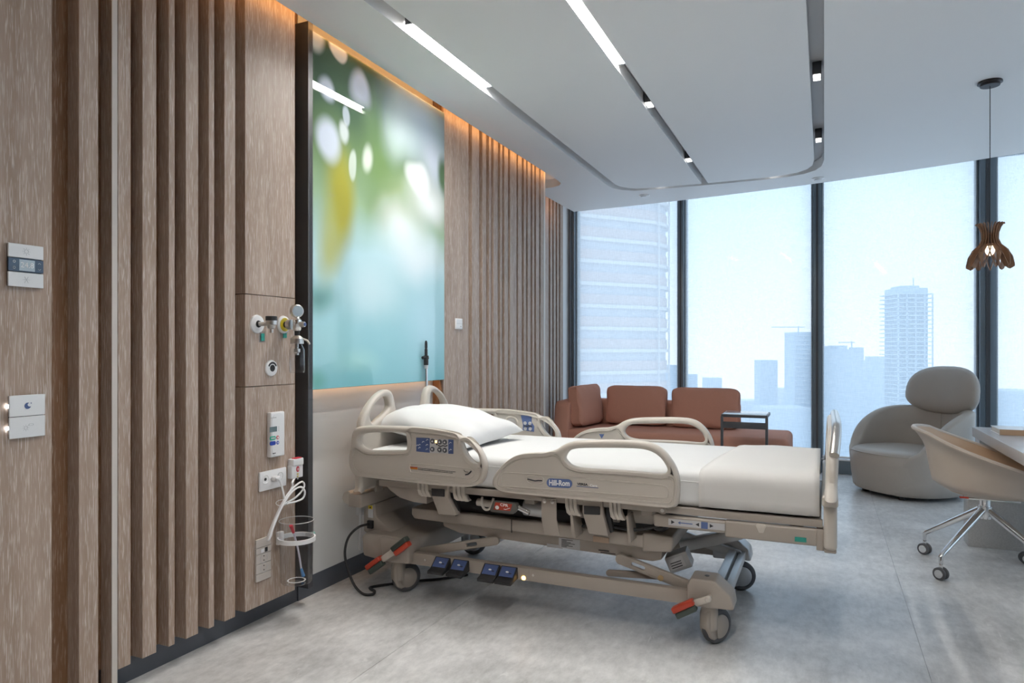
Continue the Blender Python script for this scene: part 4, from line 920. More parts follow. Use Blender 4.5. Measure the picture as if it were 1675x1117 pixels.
MB().cyl((0.172, 3.02, 0.20), (0.172, 3.02, 0.40), 0.008, n=10).build('pole_socket', GREYM, bed)
# head posts carrying the headboard, foot deck brackets
for y in (3.10, 3.74): MB().box(0.20, 0.24, y - 0.03, y + 0.03, 0.50, 0.56).build('headboard_post', PLASTIC2, bed, bevel=0.003)

# castors: stem, hood, hub, tyre
def caster(x, y, ang, m):
    c = bpy.data.objects.new('caster', None); c.empty_display_size = 0.05; place(c, bed, (x, y, 0))
    d = Vector((math.cos(ang), math.sin(ang), 0)); a = Vector((-d.y, d.x, 0)); ctr = Vector((x, y, 0.076)) + d * 0.042
    MB().cyl((x, y, 0.07), (x, y, 0.182), 0.034, n=22).build('stem', m, c)
    MB().cyl((x, y, 0.178), (x, y, 0.186), 0.037, n=22).build('collar', PLASTIC2, c)
    R = 0.076
    MB().lathe([(0.048, -0.021), (0.056, -0.0235), (R - 0.006, -0.018), (R, -0.009), (R, 0.009), (R - 0.006, 0.018), (0.056, 0.0235), (0.048, 0.021)], ctr, 40, a).build('tyre', TYRE, c)
    hood = [(0.0, -0.027), (0.046, -0.027), (0.050, -0.024), (0.050, 0.024), (0.046, 0.027), (0.0, 0.027)]
    MB().lathe(hood, ctr, 36, a).build('hub', m, c)
    hd = [p for p in [(-0.077, 0.0), (-0.077, 0.06), (-0.06, 0.10), (-0.012, 0.095), (-0.010, -0.046), (-0.035, -0.054), (-0.060, -0.040)]]
    vs = []
    for s_ in (-0.027, 0.027): vs += [ctr + d * p[0] + Vector((0, 0, p[1])) + a * s_ for p in hd]
    k = len(hd)
    MB().add(vs, [tuple(range(k)), tuple(range(2 * k - 1, k - 1, -1))] + [(i, (i + 1) % k, (i + 1) % k + k, i + k) for i in range(k)]).build('hood', m, c, bevel=0.010, seg=3)
    return c
caster(1.955, 3.045, math.radians(55), PLASTIC2)
caster(0.395, 3.045, math.radians(55), PLASTIC2)
caster(1.965, 3.79, math.radians(25), GREYM)
caster(0.40, 3.79, math.radians(25), GREYM)
# brake pedals
def pedal(px_a, px_b, w, y0, m1, m2):
    (xa, za), (xb, zb) = PY(*px_a, y0), PY(*px_b, y0)
    d = Vector((xb - xa, zb - za)); L = d.length; d.normalize(); nn = Vector((-d.y, d.x))
    if nn.y < 0: nn = -nn
    pts = lambda o0, o1, e0, e1: [(xa + d.x * e0 + nn.x * o0, za + d.y * e0 + nn.y * o0), (xa + d.x * e1 + nn.x * o0, za + d.y * e1 + nn.y * o0), (xa + d.x * e1 + nn.x * o1, za + d.y * e1 + nn.y * o1), (xa + d.x * e0 + nn.x * o1, za + d.y * e0 + nn.y * o1)]
    p = MB().prism(pts(0.0, w / 2, 0, L), y0 - 0.02, y0 + 0.02).build('brake_pedal', m1, bed, bevel=0.006, seg=3)
    MB().prism(pts(-w / 2, 0.0, 0.004, L - 0.002), y0 - 0.0195, y0 + 0.0195).build('pedal_pad', m2, p, bevel=0.006, seg=3)
pedal((1103, 1003), (1137, 988), 0.050, 2.935, RED, GREENP)
bar('pedal_arm', PY(1135, 987, 2.945), PY(1158, 980, 2.945), 0.026, 2.947, 0.016, PLASTIC)
x, z = PY(1158, 980, 2.945); MB().lathe([(0, 0.006), (0.009, 0.005), (0.012, 0)], (x, 2.939, z), 16, (0, -1, 0)).build('pivot_cap', PLASTIC, bed)
MB().cyl((x, 2.95, z), (x, 2.99, z), 0.010, n=12).build('pivot_pin', PLASTIC2, bed)
pedal((603, 932), (625, 916), 0.052, 2.935, RED, GREENP)
pedal((668, 884), (645, 902), 0.052, 2.935, GREENP, RED)
bar('pedal_arm', PY(623, 917, 2.945), PY(648, 899, 2.945), 0.030, 2.944, 0.018, PLASTIC)
x, z = PY(638, 906, 2.945); MB().cyl((x, 2.945, z), (x, 2.985, z), 0.012, n=12).build('pivot_pin', PLASTIC2, bed)
# foot switches
for u in (722, 752, 803, 831):
    x, z = PY(u, 925, 2.99)
    w = 0.043
    fp = bpy.data.objects.new('foot_switch', None); fp.empty_display_size = 0.03; place(fp, bed, (x, 2.98, 0.16))
    vs = [(x - w, 2.925, 0.163), (x + w, 2.925, 0.163), (x + w, 2.925, 0.178), (x - w, 2.925, 0.178), (x - w, 3.014, 0.175), (x + w, 3.014, 0.175), (x + w, 3.008, 0.228), (x - w, 3.008, 0.228), (x - w, 2.955, 0.184), (x + w, 2.955, 0.184)]
    MB().add(vs, [(0, 1, 2, 3), (3, 2, 9, 8), (8, 9, 6, 7), (4, 7, 6, 5), (0, 4, 5, 1), (0, 3, 8, 7, 4), (1, 5, 6, 9, 2)]).build('pedal_body', BLACK, fp, bevel=0.003)
    q = w * 0.82; n_ = Vector((0, -0.64, 0.77)) * 0.002
    vs = [(x - q, 2.962 + n_.y, 0.190 + n_.z), (x + q, 2.962 + n_.y, 0.190 + n_.z), (x + q, 3.003 + n_.y, 0.224 + n_.z), (x - q, 3.003 + n_.y, 0.224 + n_.z)]
    vs += [(a, b + 0.004, c_ - 0.004) for a, b, c_ in vs]
    MB().add(vs, [(0, 1, 2, 3), (7, 6, 5, 4), (0, 4, 5, 1), (1, 5, 6, 2), (2, 6, 7, 3), (3, 7, 4, 0)]).build('pedal_inlay', NAVY, fp, label='blue inlay')
    MB().superell((x, 2.980, 0.2085), (0.008, 0.004, 0.004)).build('pedal_symbol', PRINTW, fp)
    MB().superell((x + 0.016, 2.977, 0.2035), (0.009, 0.003, 0.003)).build('pedal_symbol', INK, fp)
MB().cyl((1.112, 3.008, 0.181), (1.112, 3.013, 0.181), 0.010, n=16).build('indicator_lamp', AMBER, bed)
for x in (0.575, 1.16): MB().cyl((x, 3.009, 0.20), (x, 3.013, 0.20), 0.006, n=12).build('bolt', STEEL, bed)
# mains cable hanging from the power inlet
cab = [(0.21, 3.045, 0.335), (0.185, 2.985, 0.328), (0.15, 2.95, 0.28), (0.135, 2.94, 0.20), (0.155, 2.94, 0.12), (0.20, 2.93, 0.05), (0.255, 2.93, 0.010), (0.30, 2.95, 0.008), (0.285, 2.99, 0.009), (0.23, 3.03, 0.008), (0.30, 3.12, 0.008), (0.40, 3.22, 0.008), (0.50, 3.30, 0.008), (0.60, 3.42, 0.008)]
MB().tube(smooth_path(cab), 0.0068, 8).build('mains_cable', BLACK, bed)

# mattress, sheet, pillow
mt = thing('mattress', (1.31, YC, 0.59), 'white sheeted mattress lying on the hospital bed', 'mattress')
MB().box(0.245, 2.378, 2.972, 3.868, 0.5905, 0.742).build('body', LINEN, mt, bevel=0.035, seg=5)
MB().tube([(x_, y_, 0.70) for x_, y_ in capsule(0.244, 2.379, 2.971, 3.869, 0.03, 4)], 0.002, 5, closed=True).build('hem', LINEN, mt)
# folded sheet at the foot end: draped shell following the mattress
def sheet():
    rows = []
    prof = [(2.962, 0.603), (2.960, 0.64), (2.958, 0.69), (2.962, 0.722), (2.975, 0.742), (3.0, 0.752), (3.10, 0.756), (3.25, 0.757), (3.42, 0.757), (3.6, 0.757), (3.75, 0.756), (3.84, 0.752), (3.866, 0.742), (3.878, 0.72), (3.881, 0.68), (3.880, 0.62)]
    nx_ = 16
    for i in range(nx_ + 1):
        t_ = i / nx_; row = []
        for j, (y, z) in enumerate(prof):
            x0 = 1.925 + 0.07 * max(0, (y - 2.96)) / 0.9
            x = x0 + (2.384 - x0) * t_
            wv = 0.0025 * math.sin(9 * x + 5 * y) + 0.002 * math.sin(23 * x - 11 * y)
            dz_ = -0.004 if i == 0 else 0
            row.append((x, y - (wv if j < 4 else 0), z + (wv if 4 <= j <= 11 else 0) + dz_))
        rows.append(row)
    return MB().grid(rows)
o = sheet().build('folded_sheet', LINEN2, None); md = o.modifiers.new('solid', 'SOLIDIFY'); md.thickness = 0.004; md.offset = 1
tag(o, 'cream sheet folded over the foot end of the mattress', 'bed sheet')
def pil(q):
    x, y, z = q; rx, ry, rz = 0.315, 0.30, 0.082
    a, b = abs(x) / rx, abs(y) / ry
    k = (1 - min(1, a) ** 3.2) * (1 - min(1, b) ** 3.2)
    pinch = 1.0 - 0.10 * (1 - min(1, b) ** 2) * (a ** 6) - 0.0
    pinch2 = 1.0 - 0.10 * (1 - min(1, a) ** 2) * (b ** 6)
    wr = 0.007 * math.sin(17 * x + 9 * y) * min(1, a + b) + 0.004 * math.sin(37 * y - 17 * x) * a + 0.004 * math.sin(26 * x + 30 * y) * b
    zz = math.copysign(rz * (max(0.0, k) ** 0.5), z) * (1.25 if z > 0 else 0.55)
    return (x * pinch, y * pinch2, zz + wr * (1 if z > 0 else 0.3))
P = MB()
npx = 30
for sgn in (1, -1):
    rows = []
    for i in range(npx + 1):
        a = -1 + 2 * i / npx; row = []
        for j in range(npx + 1):
            b = -1 + 2 * j / npx
            sx = math.copysign(1 - (1 - abs(a)) ** 1.5, a); sy = math.copysign(1 - (1 - abs(b)) ** 1.5, b)
            q = Vector(pil((0.315 * sx, 0.30 * sy, sgn)))
            if abs(a) > 0.999 or abs(b) > 0.999: q.z = 0
            R_ = Euler((math.radians(3), math.radians(8), math.radians(-6))).to_matrix()
            row.append(Vector((0.50, 3.375, 0.822)) + R_ @ q)
        rows.append(row)
    P.grid(rows)
po = P.build('pillow', LINEN, None, subsurf=1); tag(po, 'plump white pillow at the head end of the bed', 'pillow')

# pole behind the far corner of the headboard
t = thing('infusion_pole', (0.268, 3.62, 0.5), 'chrome pole with black clamp standing behind the headboard', 'infusion pole')
px_, py_ = 0.120, yat(697, 0.120)
t.location = (px_, py_, 0.0)
WLOC[t.name] = (px_, py_, 0.0)
def zpole(v): return PX(697, v, px_)[1]
MB().cyl((px_, py_, 0.0), (px_, py_, zpole(600)), 0.0105, n=14).build('pole', CHROME, t)
MB().lathe([(0, 0), (0.07, 0), (0.07, 0.012), (0.02, 0.03), (0, 0.03)], (px_, py_, 0.0), 24).build('foot', GREYM, t)
MB().cyl((px_, py_, zpole(603)), (px_, py_, zpole(597)), 0.013, n=14).build('ferrule', GREYM, t)
MB().cyl((px_, py_, zpole(597)), (px_, py_, zpole(583)), 0.015, n=14).build('clamp', BLACK, t)
MB().cyl((px_, py_, zpole(587)), (px_, py_, zpole(581.5)), 0.019, 0.016, n=14).build('clamp_collar', BLACK, t)
MB().cyl((px_, py_ - 0.04, zpole(585)), (px_, py_, zpole(585)), 0.010, n=12).build('clamp_knob', BLACK, t)
MB().cyl((px_, py_, zpole(583)), (px_, py_, zpole(571)), 0.010, n=12).build('upper_rod', BLACK, t)
MB().tube(smooth_loop([(px_, py_ + a, b) for a, b in ((-0.007, zpole(570)), (-0.008, zpole(562)), (-0.004, zpole(558.5)), (0.004, zpole(558.5)), (0.008, zpole(562)), (0.007, zpole(570)))]), 0.0045, 8, closed=True).build('hook_loop', BLACK, t)

# ------------------------------------------------------------------ devices on the wall panel (face at x = FX)
def yz(u, v, x=FX): return PX(u, v, x)
def disc(name, y, z, prof, m, par, n=28): return MB().lathe([(r, h) for r, h in prof], (FX, y, z), n, (1, 0, 0)).build(name, m, par)
# gas outlet with dark topped valve
y, z = yz(420, 530)
t = thing('gas_outlet', (FX, y, z - 0.05), 'round white gas outlet with a black topped valve', 'gas outlet', 'gas outlets on the wood panel')
disc('rosette', y, z, [(0, 0.010), (0.030, 0.010), (0.040, 0.006), (0.042, 0.0), (0, 0)], WPLAST, t)
disc('socket_ring', y, z, [(0, 0.016), (0.014, 0.016), (0.016, 0.010), (0, 0.010)], BLACK, t)
MB().cyl((FX + 0.014, y, z), (FX + 0.075, y, z), 0.010, n=16).build('stem', STEEL, t)
MB().lathe([(0, -0.040), (0.008, -0.040), (0.008, -0.024), (0.016, -0.020), (0.019, -0.006), (0.024, -0.004), (0.024, 0.014), (0, 0.014)], (FX + 0.085, y, z), 22).build('valve_body', STEEL, t)
MB().lathe([(0, 0.014), (0.025, 0.014), (0.025, 0.032), (0.022, 0.034), (0, 0.034)], (FX + 0.085, y, z), 22).build('valve_cap', BLACK, t)
y2, z2 = yz(429, 549)
MB().box(FX + 0.001, FX + 0.003, y2 - 0.020, y2 + 0.016, z2 - 0.030, z2 + 0.020).build('hang_tag', CLEARP, t)
MB().box(FX + 0.003, FX + 0.005, y2 - 0.011, y2 + 0.009, z2 - 0.023, z2 + 0.010).build('tag_print', TEAL, t)
# suction regulator with gauge and bottle
y, z = yz(463.5, 531)
t = thing('suction_regulator', (FX, y, z - 0.23), 'suction regulator with round gauge and clear bottle on a yellow ringed outlet', 'regulator', 'gas outlets on the wood panel')
disc('rosette', y, z, [(0, 0.010), (0.030, 0.010), (0.040, 0.006), (0.042, 0.0), (0, 0)], WPLAST, t)
disc('yellow_ring', y, z, [(0.015, 0.0125), (0.030, 0.0125), (0.032, 0.0102), (0.015, 0.0102)], YELLOW, t)
disc('socket_ring', y, z, [(0, 0.018), (0.013, 0.018), (0.015, 0.0125), (0, 0.0125)], BLACK, t)
MB().cyl((FX + 0.015, y, z), (FX + 0.045, y, z), 0.010, n=16).build('stem', STEEL, t)
MB().lathe([(0, 0.030), (0.024, 0.030), (0.024, 0.052), (0, 0.052)], (FX, y, z), 24, (1, 0, 0)).build('lock_nut', STEEL, t)
bx_ = FX + 0.082
MB().lathe([(0, -0.030), (0.014, -0.030), (0.020, -0.022), (0.020, 0.020), (0.012, 0.030), (0.008, 0.046), (0, 0.046)], (bx_, y, z), 22).build('body', CHROME, t)
MB().lathe([(0, 0.018), (0.012, 0.018), (0.014, 0.030), (0.012, 0.040), (0, 0.040)], (bx_, y, z), 20, (1, 0.15, 0)).build('vacuum_knob', STEEL, t)
MB().cyl((bx_ + 0.040, y + 0.006, z), (bx_ + 0.043, y + 0.006, z), 0.008, n=14).build('knob_cap', NAVY, t)
gz_ = z + 0.062
MB().lathe([(0, -0.020), (0.028, -0.020), (0.030, -0.014), (0.030, 0.006), (0.027, 0.009), (0, 0.009)], (bx_, y, gz_), 28, (0.9, -0.42, 0)).build('gauge', STEEL, t)
MB().lathe([(0, 0.010), (0.024, 0.010), (0.0245, 0.0085), (0, 0.0085)], (bx_, y, gz_), 28, (0.9, -0.42, 0)).build('gauge_dial', LCDB, t)
MB().cyl((bx_, y, z - 0.052), (bx_, y, z - 0.028), 0.012, n=16).build('bottle_neck', BLACK, t)
MB().lathe([(0, -0.052), (0.014, -0.052), (0.024, -0.060), (0.030, -0.066), (0.030, -0.090), (0, -0.090)], (bx_, y, z), 24).build('bottle_lid', STEEL, t)
MB().tube([(bx_ + 0.02, y + 0.01, z - 0.066), (bx_ + 0.038, y + 0.025, z - 0.075), (bx_ + 0.048, y + 0.03, z - 0.092)], 0.005, 8).build('outlet_nozzle', STEEL, t)
MB().lathe([(0.024, -0.090), (0.025, -0.100), (0.034, -0.118), (0.035, -0.215), (0.032, -0.225), (0, -0.226)], (bx_, y, z), 28).build('bottle', CLEARP, t)
MB().lathe([(0, -0.090), (0.007, -0.090), (0.007, -0.112), (0.014, -0.114), (0.014, -0.128), (0.008, -0.134), (0.008, -0.142), (0, -0.142)], (bx_, y, z), 16).build('float_valve', STEEL, t)
MB().box(FX + 0.001, FX + 0.003, y - 0.003, y + 0.020, z - 0.062, z - 0.034).build('tag_print', TEAL, t)
# third, empty outlet
y, z = yz(443, 602)
t = thing('gas_outlet', (FX, y, z - 0.05), 'empty round white gas outlet below the two fitted ones', 'gas outlet', 'gas outlets on the wood panel')
disc('rosette', y, z, [(0, 0.010), (0.028, 0.010), (0.036, 0.006), (0.038, 0.0), (0, 0)], WPLAST, t)
disc('socket_hole', y, z, [(0, 0.011), (0.011, 0.011), (0.013, 0.013), (0.016, 0.0102), (0, 0.0102)], BLACK, t)
pr = MB()
for k in range(8):
    a0, a1 = math.radians(20 + k * 17.5), math.radians(20 + (k + 1) * 17.5)
    pr.add([(FX + 0.0105, y + math.cos(a0) * 0.020, z + math.sin(a0) * 0.020), (FX + 0.0105, y + math.cos(a0) * 0.029, z + math.sin(a0) * 0.029), (FX + 0.0105, y + math.cos(a1) * 0.029, z + math.sin(a1) * 0.029), (FX + 0.0105, y + math.cos(a1) * 0.020, z + math.sin(a1) * 0.020)], [(0, 1, 2, 3)])
pr.build('arc_print', INK, t)

def wall_box(px4, x0, x1, grow=0):
    ys = [yz(u, v)[0] for u, v in px4]; zs = [yz(u, v)[1] for u, v in px4]
    return min(ys), max(ys), min(zs), max(zs)
C5 = lambda pts: tr(pts, 7.98, 410, 660)
# nurse call terminal
(ya, zt_), (yb, _) = yz(*C5([(180, 112)])[0]), yz(*C5([(385, 100)])[0]); zb_ = yz(*C5([(185, 710)])[0])[1]
ya, yb = yz(433, 712)[0] + 0.012, yz(459, 712)[0]
zt_, zb_ = yz(446, 673.5)[1], yz(446, 746.5)[1]
t = thing('nurse_call_terminal', (FX, (ya + yb) / 2, zb_), 'upright white nurse call terminal with small screen and coloured buttons', 'call terminal')
ym = (ya + yb) / 2; hw = (yb - ya) / 2
MB().box(FX, FX + 0.026, ya, yb, zb_, zt_).build('housing', WPLAST, t, bevel=0.006, seg=3)
plate('face', [capsule(-hw * 0.86, hw * 0.86, -(zt_ - zb_) * 0.48, (zt_ - zb_) * 0.48, hw * 0.8)], on_x(ym, (zt_ + zb_) / 2, FX + 0.0265), 0.002, WPLAST, t)
def tv(u, v): return yz(*C5([(u, v)])[0], FX + 0.027)
def rect_face(name, u0, v0, u1, v1, m, par, x=FX + 0.0275, th=0.0015, r=0.0):
    a, b = tv(u0, v1), tv(u1, v0)
    cy, cz = (a[0] + b[0]) / 2, (tv((u0 + u1) / 2, v0)[1] + tv((u0 + u1) / 2, v1)[1]) / 2
    w, h = abs(b[0] - a[0]) / 2, abs(tv((u0 + u1) / 2, v0)[1] - tv((u0 + u1) / 2, v1)[1]) / 2
    if r: return plate(name, [capsule(-w, w, -h, h, min(w, h) * r)], on_x(cy, cz, x), th, m, par)
    return MB().box(x - th / 2, x + th / 2, cy - w, cy + w, cz - h, cz + h).build(name, m, par)
rect_face('screen', 248, 302, 342, 370, LCD, t)
GREENB = mat('green_button', (0.02, 0.42, 0.27), 0.4); BLUEB = mat('blue_button', (0.02, 0.06, 0.40), 0.4); REDB = mat('red_button', (0.55, 0.03, 0.05), 0.4)
for nm, q, m_ in (('button', (250, 426, 325, 478), GREENB), ('button', (250, 492, 325, 545), BLUEB), ('button', (335, 418, 367, 466), REDB), ('button', (336, 487, 367, 533), BLUEB)): rect_face(nm, *q, m_, t, r=0.95, th=0.003)
for q, m_ in (((262, 440, 312, 462), PRINTG), ((344, 430, 358, 456), PRINTW), ((346, 500, 356, 520), PRINTW)): rect_face('button_mark', *q, m_, t, x=FX + 0.0295, th=0.0012)
for v in (306, 330, 352): rect_face('key_mark', 360, v - 6, 370, v + 6, PRINTG, t)
rect_face('maker_mark', 288, 644, 325, 654, INK, t); rect_face('maker_mark', 268, 178, 334, 192, PRINTG, t)
# double socket with plug
ya, yb = yz(422, 780)[0], yz(465.5, 780)[0]; zt_, zb_ = yz(444, 768)[1], yz(444, 799)[1]
t = thing('wall_socket', (FX, (ya + yb) / 2, zb_), 'white wide wall socket with a white plug in it', 'wall socket')
MB().box(FX, FX + 0.012, ya, yb, zb_, zt_).build('plate', WPLAST, t, bevel=0.004, seg=2)
y, z = yz(434, 784, FX + 0.012); MB().lathe([(0.022, 0.0135), (0.020, 0.0145), (0.018, 0.0125), (0.0, 0.0125)], (FX, y, z), 24, (1, 0, 0)).build('socket_rim', WPLAST, t)
MB().lathe([(0.0, 0.0135), (0.007, 0.0135), (0.007, 0.012)], (FX, y, z), 14, (1, 0, 0)).build('socket_hole', BLACK, t)
y, z = yz(459, 778, FX + 0.012); MB().tube([(FX + 0.0125, y + a, z + b) for a, b in capsule(-0.018, 0.014, -0.016, 0.016, 0.014, 5)], 0.0012, 5, closed=True).build('outline_mark', PRINTG, t)
y, z = yz(447, 782, FX + 0.012)
pg = MB().superell((FX + 0.028, y, z), (0.018, 0.016, 0.012), 0.6, 0.6).build('plug', WPLAST, t)
def wp(u, v, x): yy, zz = yz(u, v, x); return (x, yy, zz)
C3 = lambda pts: tr(pts, 5.877, 400, 780)
cbl = [wp(450, 782, FX + 0.045)] + [wp(u, v, FX + 0.05) for u, v in C3([(330, 25), (352, 70), (372, 150), (382, 210), (375, 260), (330, 330), (285, 440), (255, 560), (225, 612)])]
o = MB().tube(smooth_path(cbl), 0.0045, 8).build('plug_cable', WPLAST, t)
# call handset and coiled cable
ya, yb = yz(469.5, 765)[0], yz(488, 765)[0]; zt_, zb_ = yz(479, 749)[1], yz(479, 781)[1]
t = thing('call_handset', (FX, (ya + yb) / 2, zb_), 'white call handset with red button and bundled white cable', 'call handset')
MB().box(FX, FX + 0.030, ya, yb, zb_, zt_ - 0.03).build('body', WPLAST, t, bevel=0.005, seg=3)
MB().box(FX, FX + 0.036, ya + 0.004, yb - 0.002, zt_ - 0.034, zt_).build('head', WPLAST, t, bevel=0.005, seg=3)
MB().box(FX + 0.010, FX + 0.034, ya + 0.018, yb - 0.012, zt_ - 0.003, zt_ + 0.004).build('red_key', REDB, t, bevel=0.003)
y, z = (ya + yb) / 2, (zt_ + zb_) / 2 - 0.004
plate('red_mark', [capsule(-0.009, 0.009, -0.013, 0.013, 0.0088)], on_x(y, z, FX + 0.0305), 0.002, REDB, t); plate('red_mark', [capsule(-0.003, 0.003, -0.007, 0.007, 0.0028)], on_x(y, z, FX + 0.032), 0.001, PRINTW, t)
for k, m_ in ((0, YELLOW), (1, YELLOW), (2, PRINTG)): MB().box(FX + 0.030, FX + 0.0312, y - 0.005, y + 0.005, z - 0.026 - k * 0.011, z - 0.021 - k * 0.011).build('lamp_mark', m_, t)
cords = [[(458, 5), (460, 50), (462, 90), (430, 150), (390, 215), (355, 265), (300, 380), (250, 500), (215, 600)],
         [(225, 608), (265, 480), (320, 350), (365, 255), (420, 160), (490, 85), (545, 48), (570, 60), (572, 95), (540, 150), (480, 205), (400, 250), (360, 268), (300, 390), (240, 540), (220, 610)],
         [(230, 605), (285, 440), (345, 310), (385, 240), (460, 140), (520, 100), (560, 105), (580, 150), (560, 205), (500, 235), (420, 255), (370, 272), (310, 400), (255, 540), (235, 600)]]
for k, cpts in enumerate(cords):
    path = [wp(u, v, FX + 0.040 + 0.012 * k) for u, v in C3(cpts)]
    if k == 0: path[0] = (FX + 0.015, (ya + yb) / 2, zb_ + 0.002)
    MB().tube(smooth_path(path), 0.0045, 8).build('cable', WPLAST, t)
p_ = wp(*C3([(358, 262)])[0], FX + 0.052); MB().tube([(p_[0] + 0.02 * math.cos(a), p_[1] + 0.016 * math.cos(a), p_[2] + 0.006 + 0.014 * math.sin(a)) for a in (2 * PI * k / 12 for k in range(12))], 0.0018, 5, closed=True).build('cable_tie', WPLAST, t)
# vertical multi outlet strip
ya, yb = yz(416.5, 915)[0], yz(441, 915)[0]; ym = (ya + yb) / 2; zt_, zb_ = yz(429, 879)[1], yz(429, 948)[1]
t = thing('outlet_strip', (FX, ym, zb_), 'tall pale outlet strip low on the wood panel', 'outlet strip')
OUTM = mat('pale_grey_plastic', (0.58, 0.53, 0.49), 0.4, var=0.02)
H_ = (zt_ - zb_) / 5.5
for k, (a, b) in enumerate(((0, 1.0), (1.0, 2.25), (2.25, 3.5), (3.5, 4.35), (4.35, 5.5))):
    MB().box(FX, FX + 0.010, ya, yb, zb_ + a * H_ + 0.0008, zb_ + b * H_ - 0.0008).build('module', OUTM, t, bevel=0.0015, seg=1)
for a in (1.62, 2.87):
    z = zb_ + a * H_
    MB().tube([(FX + 0.0102, ym + 0.021 * math.cos(q), z + 0.021 * math.sin(q)) for q in (2 * PI * k / 20 for k in range(20))], 0.001, 5, closed=True).build('socket_ring', PRINTG, t)
    for s_ in (-1, 1): MB().cyl((FX + 0.0098, ym, z + s_ * 0.0095), (FX + 0.0108, ym, z + s_ * 0.0095), 0.0030, n=10).build('socket_hole', BLACK, t)
z = zb_ + 3.9 * H_; MB().box(FX + 0.0095, FX + 0.0112, ym + 0.006, ym + 0.022, z - 0.010, z + 0.010).build('data_port', BLACK, t); MB().box(FX + 0.0095, FX + 0.0115, ym - 0.018, ym + 0.002, z - 0.009, z + 0.007).build('data_port', WPLAST, t)
# measuring jar in a ring holder
bx_ = FX + 0.085; y, zt_ = yz(487, 850, bx_); zb_ = yz(484, 952, bx_)[1]; y = yz(485, 905, bx_)[0]
t = thing('wall_jar', (FX, y, zb_), 'clear plastic jar held by a white ring on the wood panel', 'jar')
R = (yz(507, 900, bx_)[0] - yz(463, 900, bx_)[0]) / 2 * 0.86
MB().lathe([(R, zt_), (R - 0.006, zb_ + 0.008), (R - 0.012, zb_), (0, zb_)], (bx_, y, 0), 40).build('jar_body', CLEARP, t)
MB().tube([(bx_ + R * math.cos(a), y + R * math.sin(a), zt_) for a in (2 * PI * k / 40 for k in range(40))], 0.0016, 6, closed=True).build('jar_rim', PRINTG, t)
zr = zb_ + (zt_ - zb_) * 0.70
MB().lathe([(R + 0.001, zr - 0.010), (R + 0.008, zr - 0.010), (R + 0.008, zr + 0.010), (R + 0.001, zr + 0.010), (R + 0.001, zr - 0.010)], (bx_, y, 0), 40).build('holder_ring', WPLAST, t)
MB().box(FX, FX + 0.022, y - 0.045, y - 0.010, zr - 0.028, zr + 0.032).build('holder_bracket', WPLAST, t, bevel=0.005)
MB().box(FX + 0.015, bx_ - R * 0.8, y - 0.036, y - 0.012, zr - 0.010, zr + 0.010).build('holder_arm', WPLAST, t, bevel=0.003)
MB().cyl((bx_ + 0.01, y + R + 0.004, zr), (bx_ + 0.01, y + R + 0.030, zr), 0.010, n=12).build('clamp_screw', mat('teal_clear', (0.25, 0.50, 0.45), 0.2), t)
MB().lathe([(R * 0.45, zb_ + 0.008), (R * 0.5, zb_ + 0.010), (R * 0.55, zb_ + 0.008)], (bx_, y, 0), 28).build('base_ring', PRINTW, t)
t2 = thing('suction_catheter', (bx_, y, zb_ + 0.01), 'thin clear tube with a red cap standing in the wall jar', 'tube')
tp = [(bx_ + 0.01, y - R * 0.62, zt_ - 0.012), (bx_ + 0.01, y - R * 0.40, zt_ - 0.05), (bx_ + 0.01, y - R * 0.12, zt_ - 0.11), (bx_ + 0.005, y + R * 0.15, zb_ + 0.12), (bx_, y + R * 0.40, zb_ + 0.055), (bx_, y + R * 0.60, zb_ + 0.014)]
MB().tube(smooth_path(tp[1:5]), 0.0045, 8).build('tube', mat('lilac_tube', (0.62, 0.60, 0.70), 0.3), t2)
MB().tube([tp[0], tp[1]], [0.009, 0.006], 10).build('red_cap', REDB, t2); MB().tube([tp[4], tp[5]], [0.0055, 0.009], 10).build('blue_tip', mat('blue_tip', (0.08, 0.28, 0.60), 0.4), t2)

# switch plates on the near panel
GLASSW = mat('white_switch_glass', (0.78, 0.79, 0.80), 0.12, var=0.01)
C6 = lambda pts: tr(pts, 3.10, 0, 380)
def sw_rect(px4): 
    q = [PX(u, v, FX + 0.014) for u, v in C6(px4)]
    return min(p[0] for p in q), max(p[0] for p in q), sum(sorted(p[1] for p in q)[:2]) / 2, sum(sorted(p[1] for p in q)[2:]) / 2
t = thing('thermostat', (FX, 1.39, 1.45), 'white glass thermostat with a dark display band on the near wood panel', 'thermostat')
ya, yb, _, _ = sw_rect([(42, 100), (222, 100), (42, 270), (222, 270)])
zt_, zm1, zm2, zb_ = (PX(*C6([(132, v)])[0], FX + 0.014)[1] for v in (62, 133, 203, 278))
MB().box(FX, FX + 0.008, ya + 0.004, yb - 0.004, zb_ + 0.002, zt_ - 0.002).build('back_box', DARKM, t, smooth=False)
for a, b, m_ in ((zm1 + 0.001, zt_, GLASSW), (zm2 + 0.001, zm1 - 0.001, mat('dark_slate_glass', (0.05, 0.08, 0.13), 0.1, var=0.02)), (zb_, zm2 - 0.001, GLASSW)): MB().box(FX + 0.008, FX + 0.014, ya, yb, a, b).build('key', m_, t, bevel=0.0015, seg=1)
XS = FX + 0.0145
dw, zc_ = yb - ya, (zm1 + zm2) / 2; hh = (zm1 - zm2)
MB().box(FX + 0.0138, XS, ya + dw * 0.30, ya + dw * 0.74, zc_ - hh * 0.40, zc_ + hh * 0.40).build('display', LCDB, t)
text('display_digits', '24.8', hh * 0.55, on_x(ya + dw * 0.52, zc_, XS + 0.0003), PRINTW, t)
